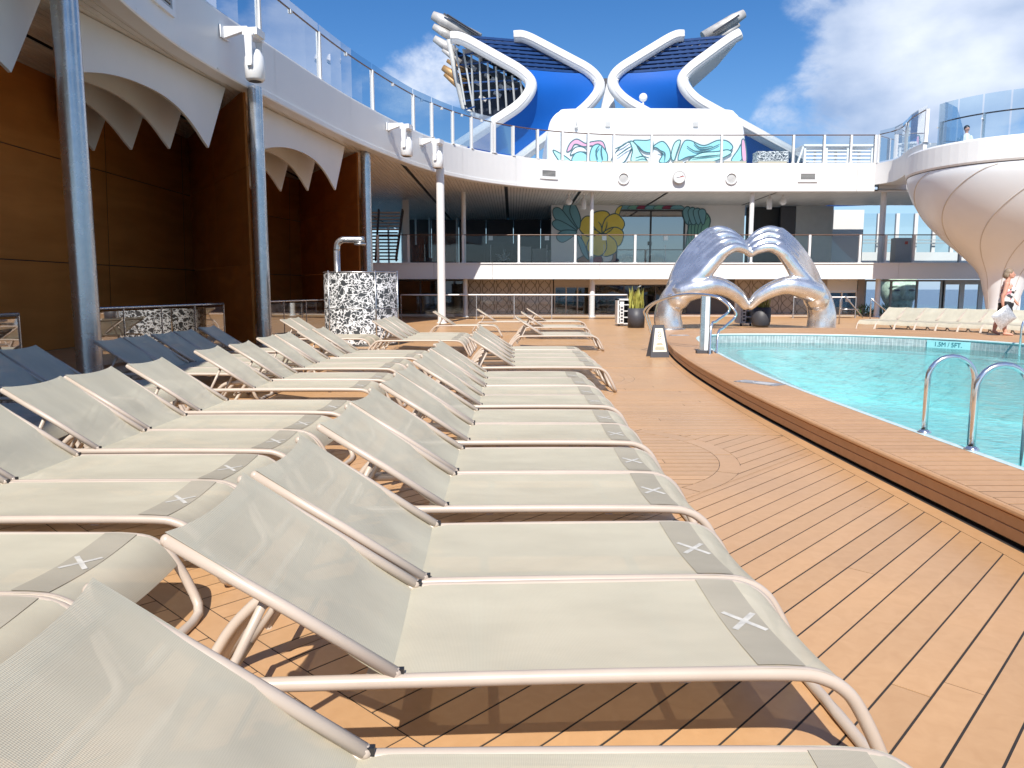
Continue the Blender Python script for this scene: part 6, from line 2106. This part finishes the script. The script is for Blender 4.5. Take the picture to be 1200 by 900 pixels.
# the silver bag she carries
hand_w = V(-.07, -.215, .655) + Vector((WX, WY, wz))
bg_ = thing('tote_bag', 'flat square silver bag hanging tilted from the hand of the walking woman', 'bag', hand_w)
b = MB(); mt = Matrix.Rotation(R(-38), 3, 'Y')
for s0, th in ((.46, .10),):
    c0 = Vector((-.13, -.05, -.20)); rows = []
    n_ = 10; vsf = []
    for sgn in (-1, 1):
        for i in range(n_ + 1):
            for j in range(n_ + 1):
                u, v = i / n_ - .5, j / n_ - .5
                bul = th * (1 - (2 * u) ** 4) * (1 - (2 * v) ** 4) * .5
                vsf.append(mt @ Vector((u * .52, sgn * bul, v * .46)) + c0)
    m1 = (n_ + 1) ** 2; fs = []
    for h2 in range(2):
        for i in range(n_):
            for j in range(n_):
                a = h2 * m1 + i * (n_ + 1) + j; q4 = (a, a + 1, a + n_ + 2, a + n_ + 1); fs.append(q4 if h2 == 0 else q4[::-1])
    b.add(vsf, fs, True)
obj('body', b, 'bag', bg_)
tl_ = mt @ Vector((.20, 0, .23)) + Vector((-.13, -.05, -.20)); t2_ = mt @ Vector((-.05, 0, .23)) + Vector((-.13, -.05, -.20))
b = MB(); b.tube(catmull([tl_, Vector((.0, .0, .02)), Vector((-.02, 0, .02)), t2_], 5), .012, 6); obj('handle', b, 'grey', bg_)

# person sitting up on the pod: head and shoulders behind the glass
t = thing('person', 'seated person with dark hair in white behind the pod glass', 'person', PC + Vector((-2.55, -.7, 6.95)))
b = MB(); chain(b, [(0, 0, .5), (0, 0, .75), (0, 0, 1.02)], [.17, .19, .13], 12); chain(b, [(0, 0, 1.0), (0, 0, 1.22)], [.06, .06], 10); b.ball((0, 0, 1.32), .12, 14, 10, (.9, .85, 1.15))
for sx in (-1, 1):
    chain(b, [(sx * .2, 0, .98), (sx * .26, -.05, .72), (sx * .2, -.25, .6)], [.06, .05, .04], 10)
    chain(b, [(sx * .1, 0, .5), (sx * .11, -.42, .5), (sx * .11, -.45, .05)], [.1, .075, .05], 10)
b.ball((0, -.11, 1.31), .03, 8, 6)
me = blend_mesh('body', b, .02, 2); me.materials.append(M['skin']); obj('body', me, None, t)
b = MB(); chain(b, [(0, 0, .48), (0, 0, .75), (0, 0, 1.0)], [.19, .205, .15], 12)
for sx in (-1, 1): chain(b, [(sx * .19, 0, .99), (sx * .255, -.04, .76)], [.072, .065], 10)
me = blend_mesh('shirt', b, .02, 2); me.materials.append(M['white']); obj('shirt', me, None, t)
b = MB(); b.ball((0, .02, 1.36), .125, 14, 10, (.95, .92, 1.0)); obj('hair', b, 'black', t)
ch = thing('deck_chair', 'chair holding the seated person on the pod', 'chair', PC + Vector((-2.55, -.7, 6.95)))
b = MB(); b.box((0, -.1, .40), (.5, .55, .06)); obj('seat', b, 'white', ch)
b = MB(); b.box((0, .25, .72), (.5, .05, .55)); obj('backrest', b, 'white', ch)
for sx in (-1, 1):
    for sy in (-.33, .2):
        b = MB(); b.box((sx * .22, sy, .185), (.04, .04, .37)); obj('leg', b, 'white', ch)
